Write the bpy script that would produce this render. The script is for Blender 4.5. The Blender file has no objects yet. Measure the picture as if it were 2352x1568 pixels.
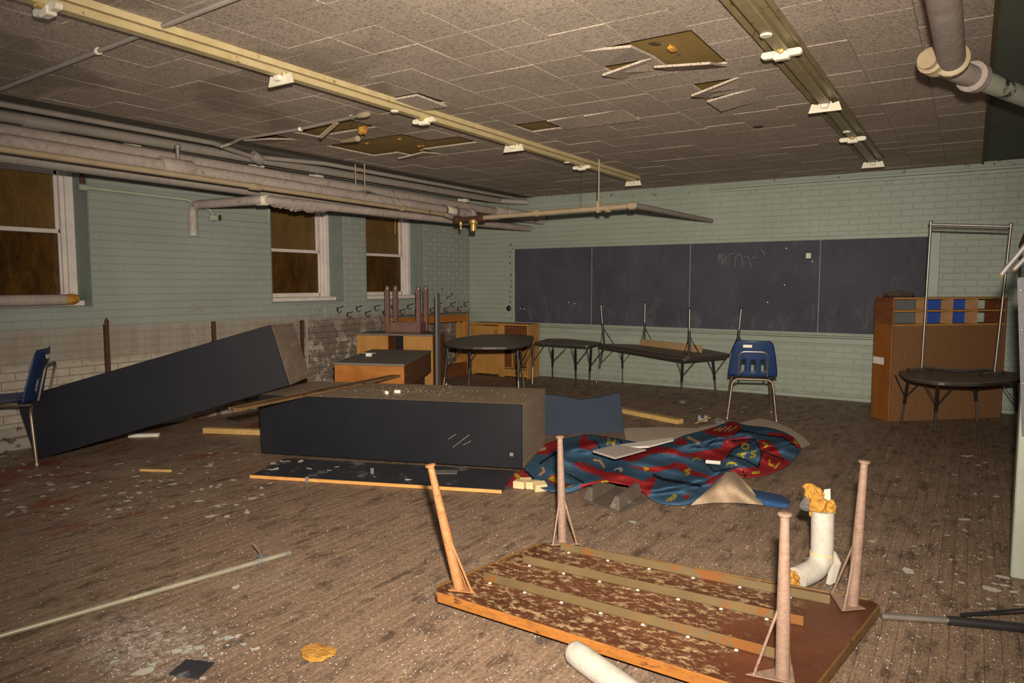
import bpy, math, random
import numpy as np
from mathutils import Vector, Matrix

random.seed(11)
SC = bpy.context.scene
COL = SC.collection
# ------------------------------------------------------------------ camera
F = 1640.0; CX, CY = 1176.0, 784.0; H = 1.38
YAW = math.radians(32.7); PIT = math.radians(4.7)
fw = np.array([-math.sin(YAW)*math.cos(PIT), math.cos(YAW)*math.cos(PIT), -math.sin(PIT)])
rt = np.array([math.cos(YAW), math.sin(YAW), 0.0]); up = np.cross(rt, fw)
CAMP = np.array([0.0, 0.0, H])
cam = bpy.data.cameras.new('camera'); camo = bpy.data.objects.new('camera', cam); COL.objects.link(camo)
cam.sensor_width = 36.0; cam.lens = 36.0*F/2352.0; cam.clip_start = 0.05
camo.location = (0, 0, H); camo.rotation_euler = (math.pi/2-PIT, 0, YAW)
SC.camera = camo
# ------------------------------------------------------------------ world, flash, exposure
w = bpy.data.worlds.new('world'); SC.world = w; w.use_nodes = True
w.node_tree.nodes['Background'].inputs[0].default_value = (0.95, 0.97, 1.0, 1)
w.node_tree.nodes['Background'].inputs[1].default_value = 0.65
def flash(name, loc, target, energy, cone, col, radius=0.05, falloff=9.0, blend=1.0):
    l = bpy.data.lights.new(name, 'SPOT'); l.energy = energy; l.spot_size = math.radians(cone); l.spot_blend = blend
    l.color = col; l.shadow_soft_size = radius
    l.use_nodes = True; nt = l.node_tree
    em = nt.nodes['Emission']; fo = nt.nodes.new('ShaderNodeLightFalloff'); fo.inputs[0].default_value = 1.0
    sc = nt.nodes.new('ShaderNodeMath'); sc.operation = 'MULTIPLY_ADD'; sc.inputs[1].default_value = falloff
    nt.links.new(fo.outputs[0], sc.inputs[0]); nt.links.new(fo.outputs[1], sc.inputs[2]); nt.links.new(sc.outputs[0], em.inputs[1])
    o = bpy.data.objects.new(name, l); COL.objects.link(o); o.location = loc
    d = Vector(target)-Vector(loc); o.rotation_euler = d.to_track_quat('-Z', 'Y').to_euler()
    return o
flash('camera_flash', tuple(CAMP+rt*0.06+up*0.22), (-2.95, 5.0, 1.05), 158, 99, (1.0, 0.885, 0.755), 0.04)
vs = SC.view_settings; vs.view_transform = 'Standard'; vs.look = 'None'; vs.gamma = 1.0; vs.use_curve_mapping = False
vs.exposure = 0.0

# ------------------------------------------------------------------ pixel helpers (a pixel gives a direction only)
def ray(x, y): return fw + rt*(x-CX)/F - up*(y-CY)/F
def PZ(x, y, z=0.0):
    d = ray(x, y); return CAMP + d*((z-H)/d[2])
def PX(x, y, v):
    d = ray(x, y); return CAMP + d*(v/d[0])
def PY(x, y, v):
    d = ray(x, y); return CAMP + d*(v/d[1])
def PV(base, x, y):
    """point over the floor point base (same distance) seen at pixel x, y"""
    d = ray(x, y); b = np.array(base[:2]); t = (d[:2] @ b)/(d[:2] @ d[:2]); return CAMP + d*t
def proj(p):
    d = np.array(p)-CAMP; k = d @ fw
    if k < 0.05: return None
    return (CX+F*(d @ rt)/k, CY-F*(d @ up)/k)

# ------------------------------------------------------------------ mesh builder
ORG = {}
def nrm(v):
    v = np.array(v, float); return v/np.linalg.norm(v)
class MB:
    def __init__(s): s.v = []; s.f = []; s.c = None
    def add(s, vs, fs):
        o = len(s.v); s.v += [tuple(map(float, p)) for p in vs]; s.f += [tuple(i+o for i in f) for f in fs]; return s
    def hexa(s, p):      # 8 pts: bottom 0-3 ccw, top 4-7
        return s.add(p, [(3,2,1,0),(4,5,6,7),(0,1,5,4),(1,2,6,5),(2,3,7,6),(3,0,4,7)])
    def obox(s, o, u, v, w, ch=0.0):
        """box from corner o along vectors u v w, optional chamfer"""
        o, u, v, w = [np.array(a, float) for a in (o, u, v, w)]
        if np.cross(u, v) @ w < 0: u, v = v, u
        if ch <= 0:
            return s.hexa([o, o+u, o+u+v, o+v, o+w, o+u+w, o+u+v+w, o+v+w])
        L = [np.linalg.norm(a) for a in (u, v, w)]; e = [a/l for a, l in zip((u, v, w), L)]
        c = o+(u+v+w)/2; h = [l/2 for l in L]; ch = min(ch, min(h)*0.9)
        vs = []; idx = {}
        for sx in (-1, 1):
            for sy in (-1, 1):
                for sz in (-1, 1):
                    for ax in range(3):
                        d = [h[0]-ch, h[1]-ch, h[2]-ch]; d[ax] = h[ax]
                        idx[(sx, sy, sz, ax)] = len(vs)
                        vs.append(c+e[0]*sx*d[0]+e[1]*sy*d[1]+e[2]*sz*d[2])
        fs = []
        def face(keys):
            ids = [idx[k] for k in keys]; p = [vs[i] for i in ids]
            n = np.cross(p[1]-p[0], p[2]-p[0])
            if n @ (sum(p)/len(p)-c) < 0: ids = ids[::-1]
            fs.append(tuple(ids))
        S = (-1, 1)
        for a in S:
            face([(a,-1,-1,0),(a,1,-1,0),(a,1,1,0),(a,-1,1,0)])
            face([(-1,a,-1,1),(1,a,-1,1),(1,a,1,1),(-1,a,1,1)])
            face([(-1,-1,a,2),(1,-1,a,2),(1,1,a,2),(-1,1,a,2)])
        for a in S:
            for b in S:
                face([(a,b,-1,0),(a,b,1,0),(a,b,1,1),(a,b,-1,1)])
                face([(a,-1,b,0),(a,1,b,0),(a,1,b,2),(a,-1,b,2)])
                face([(-1,a,b,1),(1,a,b,1),(1,a,b,2),(-1,a,b,2)])
                for d in S: face([(a,b,d,0),(a,b,d,1),(a,b,d,2)])
        return s.add(vs, fs)
    def box(s, c, size, rz=0.0, ch=0.0, rx=0.0, ry=0.0):
        R = np.array(Matrix.Rotation(rz, 3, 'Z') @ Matrix.Rotation(ry, 3, 'Y') @ Matrix.Rotation(rx, 3, 'X'))
        u, v, w_ = R[:, 0]*size[0], R[:, 1]*size[1], R[:, 2]*size[2]
        return s.obox(np.array(c, float)-(u+v+w_)/2, u, v, w_, ch)
    def bar(s, a, b, wd, hg, upv=(0, 0, 1), ch=0.0):
        """square bar from a to b"""
        a, b = np.array(a, float), np.array(b, float); d = b-a
        sd = np.cross(d, upv); sd = nrm(sd)*wd; hv = nrm(np.cross(sd, d))*hg
        return s.obox(a-sd/2-hv/2, d, sd, hv, ch)
    def tube(s, pts, r, n=10, caps=True):
        pts = [np.array(p, float) for p in pts]; m = len(pts)
        rs = r if isinstance(r, (list, tuple)) else [r]*m
        t0 = nrm(pts[1]-pts[0]); a = np.array([0, 0, 1.]) if abs(t0[2]) < 0.9 else np.array([1., 0, 0])
        nx = nrm(np.cross(t0, a)); rings = []; vs = []; fs = []
        for i in range(m):
            if i == 0: t = nrm(pts[1]-pts[0])
            elif i == m-1: t = nrm(pts[-1]-pts[-2])
            else:
                t = nrm(pts[i+1]-pts[i])+nrm(pts[i]-pts[i-1]); t = nrm(t) if np.linalg.norm(t) > 1e-6 else nrm(pts[i+1]-pts[i])
            nx = nrm(nx-t*(nx @ t)); ny = np.cross(t, nx)
            for k in range(n):
                an = 2*math.pi*k/n; vs.append(pts[i]+(nx*math.cos(an)+ny*math.sin(an))*rs[i])
        for i in range(m-1):
            for k in range(n):
                k2 = (k+1) % n
                fs.append((i*n+k, i*n+k2, (i+1)*n+k2, (i+1)*n+k))
        if caps:
            fs.append(tuple(range(n-1, -1, -1))); fs.append(tuple((m-1)*n+k for k in range(n)))
        return s.add(vs, fs)
    def lathe(s, prof, o, axis=(0, 0, 1), n=16, caps=True):
        """prof: list of (radius, height along axis)"""
        ax = nrm(axis); a = np.array([1., 0, 0]) if abs(ax[0]) < 0.9 else np.array([0, 1., 0])
        nx = nrm(np.cross(ax, a)); ny = np.cross(ax, nx); o = np.array(o, float); vs = []; fs = []; m = len(prof)
        for r, h in prof:
            for k in range(n):
                an = 2*math.pi*k/n; vs.append(o+ax*h+(nx*math.cos(an)+ny*math.sin(an))*r)
        for i in range(m-1):
            for k in range(n):
                k2 = (k+1) % n; fs.append((i*n+k, i*n+k2, (i+1)*n+k2, (i+1)*n+k))
        if caps:
            fs.append(tuple(range(n-1, -1, -1))); fs.append(tuple((m-1)*n+k for k in range(n)))
        return s.add(vs, fs)
    def prism(s, poly, ext):
        """closed prism from a planar list of 3D points and an extrusion vector"""
        P = [np.array(p, float) for p in poly]; e = np.array(ext, float); n = len(P)
        nr = sum((np.cross(P[i]-P[0], P[(i+1) % n]-P[0]) for i in range(1, n-1)), np.zeros(3))
        if nr @ e > 0: P = P[::-1]
        vs = P+[p+e for p in P]
        fs = [tuple(range(n)), tuple(range(2*n-1, n-1, -1))]
        for i in range(n):
            j = (i+1) % n; fs.append((j, i, i+n, j+n))
        return s.add(vs, fs)
    def grid(s, pts, closed=False):
        """pts[i][j] 3D grid -> single surface"""
        R, K = len(pts), len(pts[0]); vs = [p for row in pts for p in row]; fs = []
        for i in range(R-1):
            for j in range(K-1):
                fs.append((i*K+j, i*K+j+1, (i+1)*K+j+1, (i+1)*K+j))
        return s.add(vs, fs)
    def slab(s, pts, th):
        """grid with thickness th below (or vector)"""
        e = np.array(th if isinstance(th, (tuple, list, np.ndarray)) else (0, 0, -th), float)
        R, K = len(pts), len(pts[0]); top = [np.array(p, float) for row in pts for p in row]; bot = [p+e for p in top]
        N = R*K; fs = []
        for i in range(R-1):
            for j in range(K-1):
                q = (i*K+j, i*K+j+1, (i+1)*K+j+1, (i+1)*K+j)
                fs.append(q); fs.append(tuple(N+k for k in q[::-1]))
        edge = [j for j in range(K)]+[i*K+K-1 for i in range(1, R)]+[(R-1)*K+j for j in range(K-2, -1, -1)]+[i*K for i in range(R-2, 0, -1)]
        for a, b in zip(edge, edge[1:]+edge[:1]): fs.append((b, a, a+N, b+N))
        return s.add(top+bot, fs)
    def mesh(s, name, smooth=False, off=(0, 0, 0)):
        me = bpy.data.meshes.new(name)
        v = np.array(s.v, float)-np.array(off, float)
        me.from_pydata(v.tolist(), [], s.f)
        if smooth:
            me.polygons.foreach_set('use_smooth', [True]*len(me.polygons))
        me.update(); return me
    def build(s, name, mat, parent=None, smooth=False, loc=None, sub=0, solid=0, bev=0):
        """one mesh object; verts are world coordinates unless the parent chain is local"""
        if parent is not None: org = ORG[parent.name]
        elif loc is not None: org = np.array(loc, float)
        else: org = np.zeros(3)
        me = s.mesh(name, smooth, org); me.materials.append(mat)
        o = bpy.data.objects.new(name, me); COL.objects.link(o)
        if parent is not None: o.parent = parent
        else: o.location = org
        ORG[o.name] = org
        if smooth == 'auto': smooth_auto(o)
        if solid:
            m = o.modifiers.new('solid', 'SOLIDIFY'); m.thickness = abs(solid); m.offset = -1 if solid > 0 else 1
        if bev:
            m = o.modifiers.new('bevel', 'BEVEL'); m.width = bev; m.segments = 2; m.limit_method = 'ANGLE'
        if sub:
            m = o.modifiers.new('sub', 'SUBSURF'); m.levels = sub; m.render_levels = sub
        return o
def smooth_auto(o, ang=40):
    me = o.data
    me.polygons.foreach_set('use_smooth', [True]*len(me.polygons))
    try: me.set_sharp_from_angle(angle=math.radians(ang))
    except Exception: pass
def tag(o, label=None, cat=None, group=None, kind=None):
    if label: o['label'] = label
    if cat: o['category'] = cat
    if group: o['group'] = group
    if kind: o['kind'] = kind
    return o
def thing(name, label, cat, loc=(0, 0, 0), group=None, local=False):
    o = bpy.data.objects.new(name, None); COL.objects.link(o); o.empty_display_size = 0.1
    loc = np.array(loc, float); o.location = loc
    ORG[o.name] = np.zeros(3) if local else loc
    return tag(o, label, cat, group)
def struct(name, loc=(0, 0, 0)):
    o = bpy.data.objects.new(name, None); COL.objects.link(o); o.empty_display_size = 0.1
    o.location = loc; ORG[o.name] = np.array(loc, float); o['kind'] = 'structure'; return o
def copy_tree(o, parent=None):
    c = o.copy(); COL.objects.link(c); c.parent = parent
    ORG[c.name] = ORG[o.name]
    for ch in list(o.children): copy_tree(ch, c)
    return c
def arc(p0, p1, p2, n=5):
    """rounded corner at p1 between p0 and p2 (quadratic bezier points)"""
    p0, p1, p2 = [np.array(p, float) for p in (p0, p1, p2)]
    return [(1-t)**2*p0+2*t*(1-t)*p1+t*t*p2 for t in np.linspace(0, 1, n)]
def rpath(pts, rad, n=5):
    """polyline with rounded corners"""
    pts = [np.array(p, float) for p in pts]; out = [pts[0]]
    for i in range(1, len(pts)-1):
        a, b, c = pts[i-1:i+2]; la, lc = np.linalg.norm(a-b), np.linalg.norm(c-b)
        r = min(rad, la*0.49, lc*0.49)
        out += arc(b+(a-b)/la*r, b, b+(c-b)/lc*r, n)
    out.append(pts[-1]); return out

# ------------------------------------------------------------------ materials
def lin(c):
    if isinstance(c, str):
        c = [int(c[i:i+2], 16)/255 for i in (0, 2, 4)]
    else: c = [x/255 for x in c]
    return tuple(x/12.92 if x <= 0.04045 else ((x+0.055)/1.055)**2.4 for x in c)+(1,)
class NT:
    def __init__(s, name):
        s.m = bpy.data.materials.new(name); s.m.use_nodes = True; s.t = s.m.node_tree
        s.b = s.t.nodes['Principled BSDF']; s._pos = None
    def n(s, typ, **kw):
        nd = s.t.nodes.new(typ)
        for k, v in kw.items(): setattr(nd, k, v)
        return nd
    def l(s, a, b): s.t.links.new(a, b)
    def pos(s):
        if s._pos is None: s._pos = s.n('ShaderNodeNewGeometry')
        return s._pos.outputs['Position']
    def obj(s):
        return s.n('ShaderNodeTexCoord').outputs['Object']
    def mapv(s, vec, scale=(1, 1, 1), rot=(0, 0, 0), loc=(0, 0, 0)):
        m = s.n('ShaderNodeMapping'); s.l(vec, m.inputs[0]); m.inputs['Scale'].default_value = scale
        m.inputs['Rotation'].default_value = rot; m.inputs['Location'].default_value = loc; return m.outputs[0]
    def noise(s, vec, scale, detail=4, rough=0.6, dist=0.0):
        t = s.n('ShaderNodeTexNoise'); s.l(vec, t.inputs['Vector']); t.inputs['Scale'].default_value = scale
        t.inputs['Detail'].default_value = detail; t.inputs['Roughness'].default_value = rough; t.inputs['Distortion'].default_value = dist
        return t.outputs[0]
    def voro(s, vec, scale, feat='F1'):
        t = s.n('ShaderNodeTexVoronoi', feature=feat); s.l(vec, t.inputs['Vector']); t.inputs['Scale'].default_value = scale
        return t
    def ramp(s, fac, stops, interp='LINEAR'):
        r = s.n('ShaderNodeValToRGB'); r.color_ramp.interpolation = interp; s.l(fac, r.inputs[0])
        el = r.color_ramp.elements
        while len(el) < len(stops): el.new(0.5)
        for e, (p, c) in zip(el, stops):
            e.position = p; e.color = c if isinstance(c, tuple) and len(c) == 4 else (lin(c) if not isinstance(c, (int, float)) else (c, c, c, 1))
        return r.outputs[0]
    def step(s, fac, lo, hi): 
        m = s.n('ShaderNodeMapRange'); s.l(fac, m.inputs[0]); m.inputs[1].default_value = lo; m.inputs[2].default_value = hi
        m.interpolation_type = 'SMOOTHSTEP'; return m.outputs[0]
    def math(s, op, a, b=None):
        m = s.n('ShaderNodeMath', operation=op)
        for i, v in enumerate((a, b)):
            if v is None: continue
            if isinstance(v, (int, float)): m.inputs[i].default_value = v
            else: s.l(v, m.inputs[i])
        return m.outputs[0]
    def mix(s, fac, a, b, mode='MIX'):
        m = s.n('ShaderNodeMix', data_type='RGBA', blend_type=mode)
        for sock, v in ((m.inputs[0], fac), (m.inputs[6], a), (m.inputs[7], b)):
            if isinstance(v, (int, float)): sock.default_value = v
            elif isinstance(v, (tuple, list, str)): sock.default_value = v if (isinstance(v, tuple) and len(v) == 4) else lin(v)
            else: s.l(v, sock)
        return m.outputs[2]
    def xyz(s, vec):
        x = s.n('ShaderNodeSeparateXYZ'); s.l(vec, x.inputs[0]); return x.outputs
    def col(s, c):
        if isinstance(c, (tuple, str, list)): s.b.inputs['Base Color'].default_value = c if (isinstance(c, tuple) and len(c) == 4) else lin(c)
        else: s.l(c, s.b.inputs['Base Color'])
        return s
    def set(s, rough=0.6, metal=0.0, spec=0.5):
        s.b.inputs['Roughness'].default_value = rough; s.b.inputs['Metallic'].default_value = metal
        s.b.inputs['Specular IOR Level'].default_value = spec; return s
    def bump(s, h, strength=0.3, dist=0.01):
        b = s.n('ShaderNodeBump'); b.inputs['Strength'].default_value = strength; b.inputs['Distance'].default_value = dist
        s.l(h, b.inputs['Height']); s.l(b.outputs[0], s.b.inputs['Normal']); return s
def simple(name, c1, c2=None, scale=8, rough=0.6, metal=0.0, bump=0.0, spot=None, spot_amt=0.6, spot_scale=30, stretch=(1, 1, 1), world=False, bdist=0.004, spec=0.4, grain=0.0, gscale=60, gcol='2a2018'):
    """two-tone noise material with optional spots of a third colour (wear, dirt)"""
    t = NT(name); v = t.pos() if world else t.obj(); v = t.mapv(v, stretch)
    nz = t.noise(v, scale, 6, 0.62)
    c = t.ramp(nz, [(0.3, c1), (0.72, c2 or c1)])
    if spot:
        n2 = t.noise(v, spot_scale, 5, 0.7)
        c = t.mix(t.step(n2, spot_amt, spot_amt+0.06), c, spot)
    t.col(c).set(rough, metal, spec)
    if grain:
        c = t.mix(t.math('MULTIPLY', t.step(t.noise(v, gscale, 4, 0.7), 0.45, 0.7), grain), c, gcol); t.col(c)
    if bump: t.bump(t.noise(v, scale*4, 4, 0.6), bump, bdist)
    return t.m

# ================================================================== THE ROOM
YB, XL, ZC, XR, Y0 = 9.12, -6.65, 2.635, 0.75, -0.7
BL, BH = 0.2126, 0.0706            # brick length and course
# ---- wall paint
def wall_paint(name, side, mortar=False):
    t = NT(name); p = t.pos(); x, y, z = t.xyz(p)
    nz = t.noise(p, 1.3, 5, 0.6); n2 = t.noise(p, 9, 6, 0.65)
    if side == 'left': base = t.ramp(nz, [(0.3, '7a8077'), (0.7, '868a81')])
    else: base = t.ramp(nz, [(0.3, '7c8476'), (0.7, '898f81')])
    fine = t.noise(p, 60, 3, 0.6)
    base = t.mix(t.step(fine, 0.62, 0.75), base, t.mix(0.5, base, '6d6a5c'))
    if mortar: base = t.mix(0.12, base, '3d3d33')
    if side == 'left':
        wob = t.math('MULTIPLY', t.math('SUBTRACT', n2, 0.5), 0.30)
        zz = t.math('ADD', z, wob)
        # brown runs under the windows
        st = t.noise(t.mapv(p, (1, 9, 0.5)), 1.6, 4, 0.6)
        runs = t.math('MULTIPLY', t.math('SUBTRACT', 1.0, t.step(z, 0.93, 1.02)), t.step(st, 0.38, 0.52))
        base = t.mix(t.math('MULTIPLY', t.math('SUBTRACT', 1.0, t.step(z, 0.90, 1.04)), 0.45), base, '85796b')
        base = t.mix(t.math('MULTIPLY', runs, 0.6), base, t.ramp(st, [(0.35, '8c7a6a'), (0.7, '7a6a5a')]))
        white = t.math('SUBTRACT', 1.0, t.step(zz, 0.64, 0.72))
        base = t.mix(white, base, ('7a6f60' if mortar else t.ramp(n2, [(0.3, '8f8576'), (0.7, 'a89e8e')])))
        # peeled bricks toward the corner
        my = t.step(t.math('ADD', y, t.math('MULTIPLY', wob, 3.0)), 5.3, 6.0)
        mz = t.math('SUBTRACT', 1.0, t.step(zz, 0.86, 1.0))
        pl = t.noise(p, 5.5, 6, 0.68); bare = t.math('MULTIPLY', t.math('MULTIPLY', my, mz), t.step(pl, 0.40, 0.47))
        base = t.mix(bare, base, ('55493c' if mortar else t.ramp(t.noise(p, 14, 3), [(0.3, '5b5148'), (0.7, '70655a')])))
        # scattered chips above
        mc = t.math('MULTIPLY', t.math('SUBTRACT', 1.0, t.step(z, 1.0, 1.22)), t.step(t.noise(p, 7, 6, 0.7), 0.60, 0.64))
        base = t.mix(t.math('MULTIPLY', mc, t.step(y, 3.8, 4.6)), base, '77634f')
    else:
        mc = t.math('MULTIPLY', t.step(z, 2.42, 2.6), t.step(t.noise(p, 9, 5, 0.7), 0.6, 0.63))
        base = t.mix(mc, base, '4c4a3e')
        dirt = t.math('SUBTRACT', 1.0, t.step(z, 0.0, 0.12))
        base = t.mix(t.math('MULTIPLY', dirt, t.step(n2, 0.4, 0.6)), base, '6e6a58')
    t.col(base).set(0.55, 0, 0.35); t.bump(t.noise(p, 45, 4, 0.7), 0.35, 0.004)
    return t.m
M = {}
M['wall_l'] = wall_paint('painted_brick_left', 'left'); M['wall_lm'] = wall_paint('mortar_left', 'left', True)
M['wall_b'] = wall_paint('painted_brick_back', 'back'); M['wall_bm'] = wall_paint('mortar_back', 'back', True)

def cut(a, b, lo, hi):
    if b <= lo or a >= hi: return a, b
    if a < lo: return a, lo
    if b > hi: return hi, b
    return 0, 0
def brick_wall(root, side, mat, skip, lo, hi, zhi):
    """bricks as pieces: the 300 that show largest are parts, the rest one joined part"""
    g = 0.008; d = 0.0035; e = 0.0025
    def mesh_for(L):
        m = MB(); a, b = L/2, (BH-g)/2
        m.add([(-a, 0, -b), (a, 0, -b), (a, 0, b), (-a, 0, b), (-a+e, -d, -b+e), (a-e, -d, -b+e), (a-e, -d, b-e), (-a+e, -d, b-e)],
              [(4, 5, 6, 7), (0, 1, 5, 4), (1, 2, 6, 5), (2, 3, 7, 6), (3, 0, 4, 7)])
        return m
    full = mesh_for(BL-g); me_full = full.mesh('brick'); me_full.materials.append(mat)
    items = []
    for r in range(int(zhi/BH)+1):
        z = (r+0.5)*BH
        if z+BH/2 > zhi: continue
        u = lo-(BL/2 if r % 2 else 0)
        while u < hi:
            a, b = max(u, lo), min(u+BL, hi); u += BL
            a, b = skip(a, b, z)
            if b-a < 0.03: continue
            c = (a+b)/2
            p3 = (c, YB, z) if side == 'back' else (XL, c, z)
            q = proj(p3)
            if q is None or not (-400 < q[0] < 2700): continue
            k = (np.array(p3)-CAMP) @ fw
            facing = abs((np.array(p3)-CAMP)[1 if side == 'back' else 0])/np.linalg.norm(np.array(p3)-CAMP)
            vis = -40 < q[0] < 2390 and -20 < q[1] < 1590
            items.append(((facing/k**2)*(1 if vis else 0.01)*(b-a), a, b, z))
    items.sort(key=lambda i: -i[0])
    rest = MB()
    for n, (_, a, b, z) in enumerate(items):
        c = (a+b)/2
        if n < 300:
            me = me_full
            if b-a < BL-0.001:
                me = mesh_for(b-a-g).mesh('brick'); me.materials.append(mat)
            o = bpy.data.objects.new('brick', me); COL.objects.link(o); o.parent = root
            if side == 'back': o.location = (c, YB, z)
            else: o.location = (XL, c, z); o.rotation_euler = (0, 0, math.pi/2)
            ORG[o.name] = np.zeros(3)
        else:
            mm = mesh_for(b-a-g)
            if side == 'back': vs = [(x+c, y+YB, zz+z) for x, y, zz in mm.v]
            else: vs = [(XL-y, x+c, zz+z) for x, y, zz in mm.v]
            rest.add(vs, mm.f)
    if rest.v:
        o = rest.build('brick_field', mat, root); o['kind'] = 'stuff'

# ---- back wall
wb = struct('wall_back')
MB().obox((XL-0.3, YB, 0), (XR-XL+0.6, 0, 0), (0, 0.25, 0), (0, 0, 2.9)).build('mortar_backing', M['wall_bm'], wb)
BX0, BX1, BZ0, BZ1 = -5.80, -0.42, 0.77, 1.90
brick_wall(wb, 'back', M['wall_b'], lambda a, b, z: cut(a, b, BX0-0.02, BX1+0.02) if BZ0+0.03 < z < BZ1-0.03 else (a, b), XL, XR, 2.60)
# ---- left wall with three window openings
WIN = [(2.24, 3.378, 1.165, 2.52), (5.334, 6.436, 1.150, 2.46), (6.835, 7.996, 1.150, 2.46)]
wl = struct('wall_left')
ys = sorted({Y0, YB, *[w_[0] for w_ in WIN], *[w_[1] for w_ in WIN]})
m = MB()
for a, b in zip(ys, ys[1:]):
    op = [w_ for w_ in WIN if w_[0] <= a and w_[1] >= b]
    segs = [(0, 2.9)] if not op else [(0, op[0][2]), (op[0][3], 2.9)]
    for z0, z1 in segs: m.obox((XL-0.30, a, z0), (0.30, 0, 0), (0, b-a, 0), (0, 0, z1-z0))
m.build('mortar_backing', M['wall_lm'], wl)
def skipl(a, b, z):
    for w_ in WIN:
        if w_[2]-0.02 < z < w_[3]+0.02: a, b = cut(a, b, w_[0], w_[1])
    return a, b
brick_wall(wl, 'left', M['wall_l'], skipl, 0.6, YB, 2.60)
# smooth painted reveals of the openings
M['reveal'] = simple('reveal_paint', '646d65', '6f776f', 6, 0.55, world=True, bump=0.15)
for w_ in WIN:
    m = MB(); t_ = 0.012
    m.obox((XL-0.29, w_[1]-t_, w_[2]), (0.292, 0, 0), (0, t_, 0), (0, 0, w_[3]-w_[2]))
    m.obox((XL-0.29, w_[0], w_[2]), (0.292, 0, 0), (0, t_, 0), (0, 0, w_[3]-w_[2]))
    m.obox((XL-0.29, w_[0], w_[2]-0.001), (0.295, 0, 0), (0, w_[1]-w_[0], 0), (0, 0, t_))
    m.build('reveal', M['reveal'], wl)
# ---- right wall and half-height partition end
wr = struct('wall_right')
MB().obox((XR, Y0, 0), (0.2, 0, 0), (0, YB-Y0, 0), (0, 0, 2.9)).build('plaster', M['wall_b'], wr)

# ---- windows
M['win_white'] = simple('window_paint', 'b3a8a0', 'c6bcb2', 7, 0.5, spot='7a6f62', spot_amt=0.66, spot_scale=14, bump=0.1)
def ply(name, a, b, c):
    t = NT(name); p = t.pos(); v = t.mapv(p, (1, 3.0, 0.8)); n = t.noise(v, 3.2, 6, 0.65, 0.6); n2 = t.noise(t.mapv(p, (1, 14, 3)), 6, 4, 0.7)
    c_ = t.mix(t.step(n2, 0.5, 0.7), t.ramp(n, [(0.28, a), (0.5, b), (0.75, c)]), '3a2712')
    t.col(c_).set(0.7); return t.m
M['ply'] = ply('plywood_boarding', '5c3c16', '9c6a28', 'b88238')
def glass(name, tint, rough=0.08):
    t = NT(name); t.b.inputs['Base Color'].default_value = lin(tint); t.set(rough, 0, 0.5)
    t.b.inputs['Alpha'].default_value = 1.0
    tr = t.n('ShaderNodeBsdfTransparent'); tr.inputs[0].default_value = (0.86, 0.84, 0.78, 1)
    mx = t.n('ShaderNodeMixShader'); nz = t.noise(t.pos(), 3, 5, 0.7)
    t.l(t.math('ADD', t.math('MULTIPLY', nz, 0.30), 0.12), mx.inputs[0]); t.l(tr.outputs[0], mx.inputs[1]); t.l(t.b.outputs[0], mx.inputs[2])
    t.l(mx.outputs[0], t.t.nodes['Material Output'].inputs[0]); return t.m
M['glass_up'] = glass('dusty_glass', '6a5a3a'); M['glass_lo'] = glass('grimy_glass', '1c1a12')
for i, (a, b, z0, z1) in enumerate(WIN):
    wn = struct('window_%d' % (i+1), (XL-0.2, (a+b)/2, z0))
    xf = XL-0.235; fwid = 0.075
    m = MB()      # outer frame, stepped
    for (ya, yb_) in ((a, a+fwid), (b-fwid, b)): m.obox((xf-0.06, ya, z0), (0.06, 0, 0), (0, yb_-ya, 0), (0, 0, z1-z0), 0.006)
    m.obox((xf-0.06, a, z1-fwid-0.06), (0.06, 0, 0), (0, b-a, 0), (0, 0, fwid+0.06), 0.006)
    m.build('frame', M['win_white'], wn)
    m = MB()
    for (ya, yb_) in ((a+fwid-0.005, a+fwid+0.03), (b-fwid-0.03, b-fwid+0.005)): m.obox((xf-0.085, ya, z0+0.05), (0.045, 0, 0), (0, yb_-ya, 0), (0, 0, z1-z0-0.10), 0.005)
    m.build('stop_bead', M['win_white'], wn)
    m = MB(); m.obox((xf-0.06, a+0.005, z0), (0.17, 0, 0), (0, b-a-0.01, 0), (0, 0, 0.055), 0.006)
    m.build('window_sill', M['win_white'], wn)
    zm = z0+(z1-z0)*(0.50 if i == 0 else 0.47)
    ia, ib = a+fwid+0.002, b-fwid-0.002
    for nm, s0, s1, xo in (('sash_lower', z0+0.055, zm+0.02, xf-0.075), ('sash_upper', zm-0.02, z1-fwid-0.055, xf-0.11)):
        m = MB(); r = 0.042
        m.obox((xo-0.03, ia, s0), (0.03, 0, 0), (0, r, 0), (0, 0, s1-s0), 0.004); m.obox((xo-0.03, ib-r, s0), (0.03, 0, 0), (0, r, 0), (0, 0, s1-s0), 0.004)
        m.obox((xo-0.03, ia, s0), (0.03, 0, 0), (0, ib-ia, 0), (0, 0, 0.05 if nm == 'sash_lower' else 0.035), 0.004)
        m.obox((xo-0.03, ia, s1-0.038), (0.03, 0, 0), (0, ib-ia, 0), (0, 0, 0.038), 0.004)
        s_ = m.build(nm, M['win_white'], wn)
        MB().obox((xo-0.018, ia+r*0.8, s0+0.03), (0.004, 0, 0), (0, ib-ia-1.6*r, 0), (0, 0, s1-s0-0.06)).build('pane', M['glass_lo' if nm == 'sash_lower' else 'glass_up'], s_)
    MB().obox((xf-0.20, a-0.03, z0-0.03), (0.015, 0, 0), (0, b-a+0.06, 0), (0, 0, z1-z0+0.06)).build('boarding', M['ply'], wn)

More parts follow.
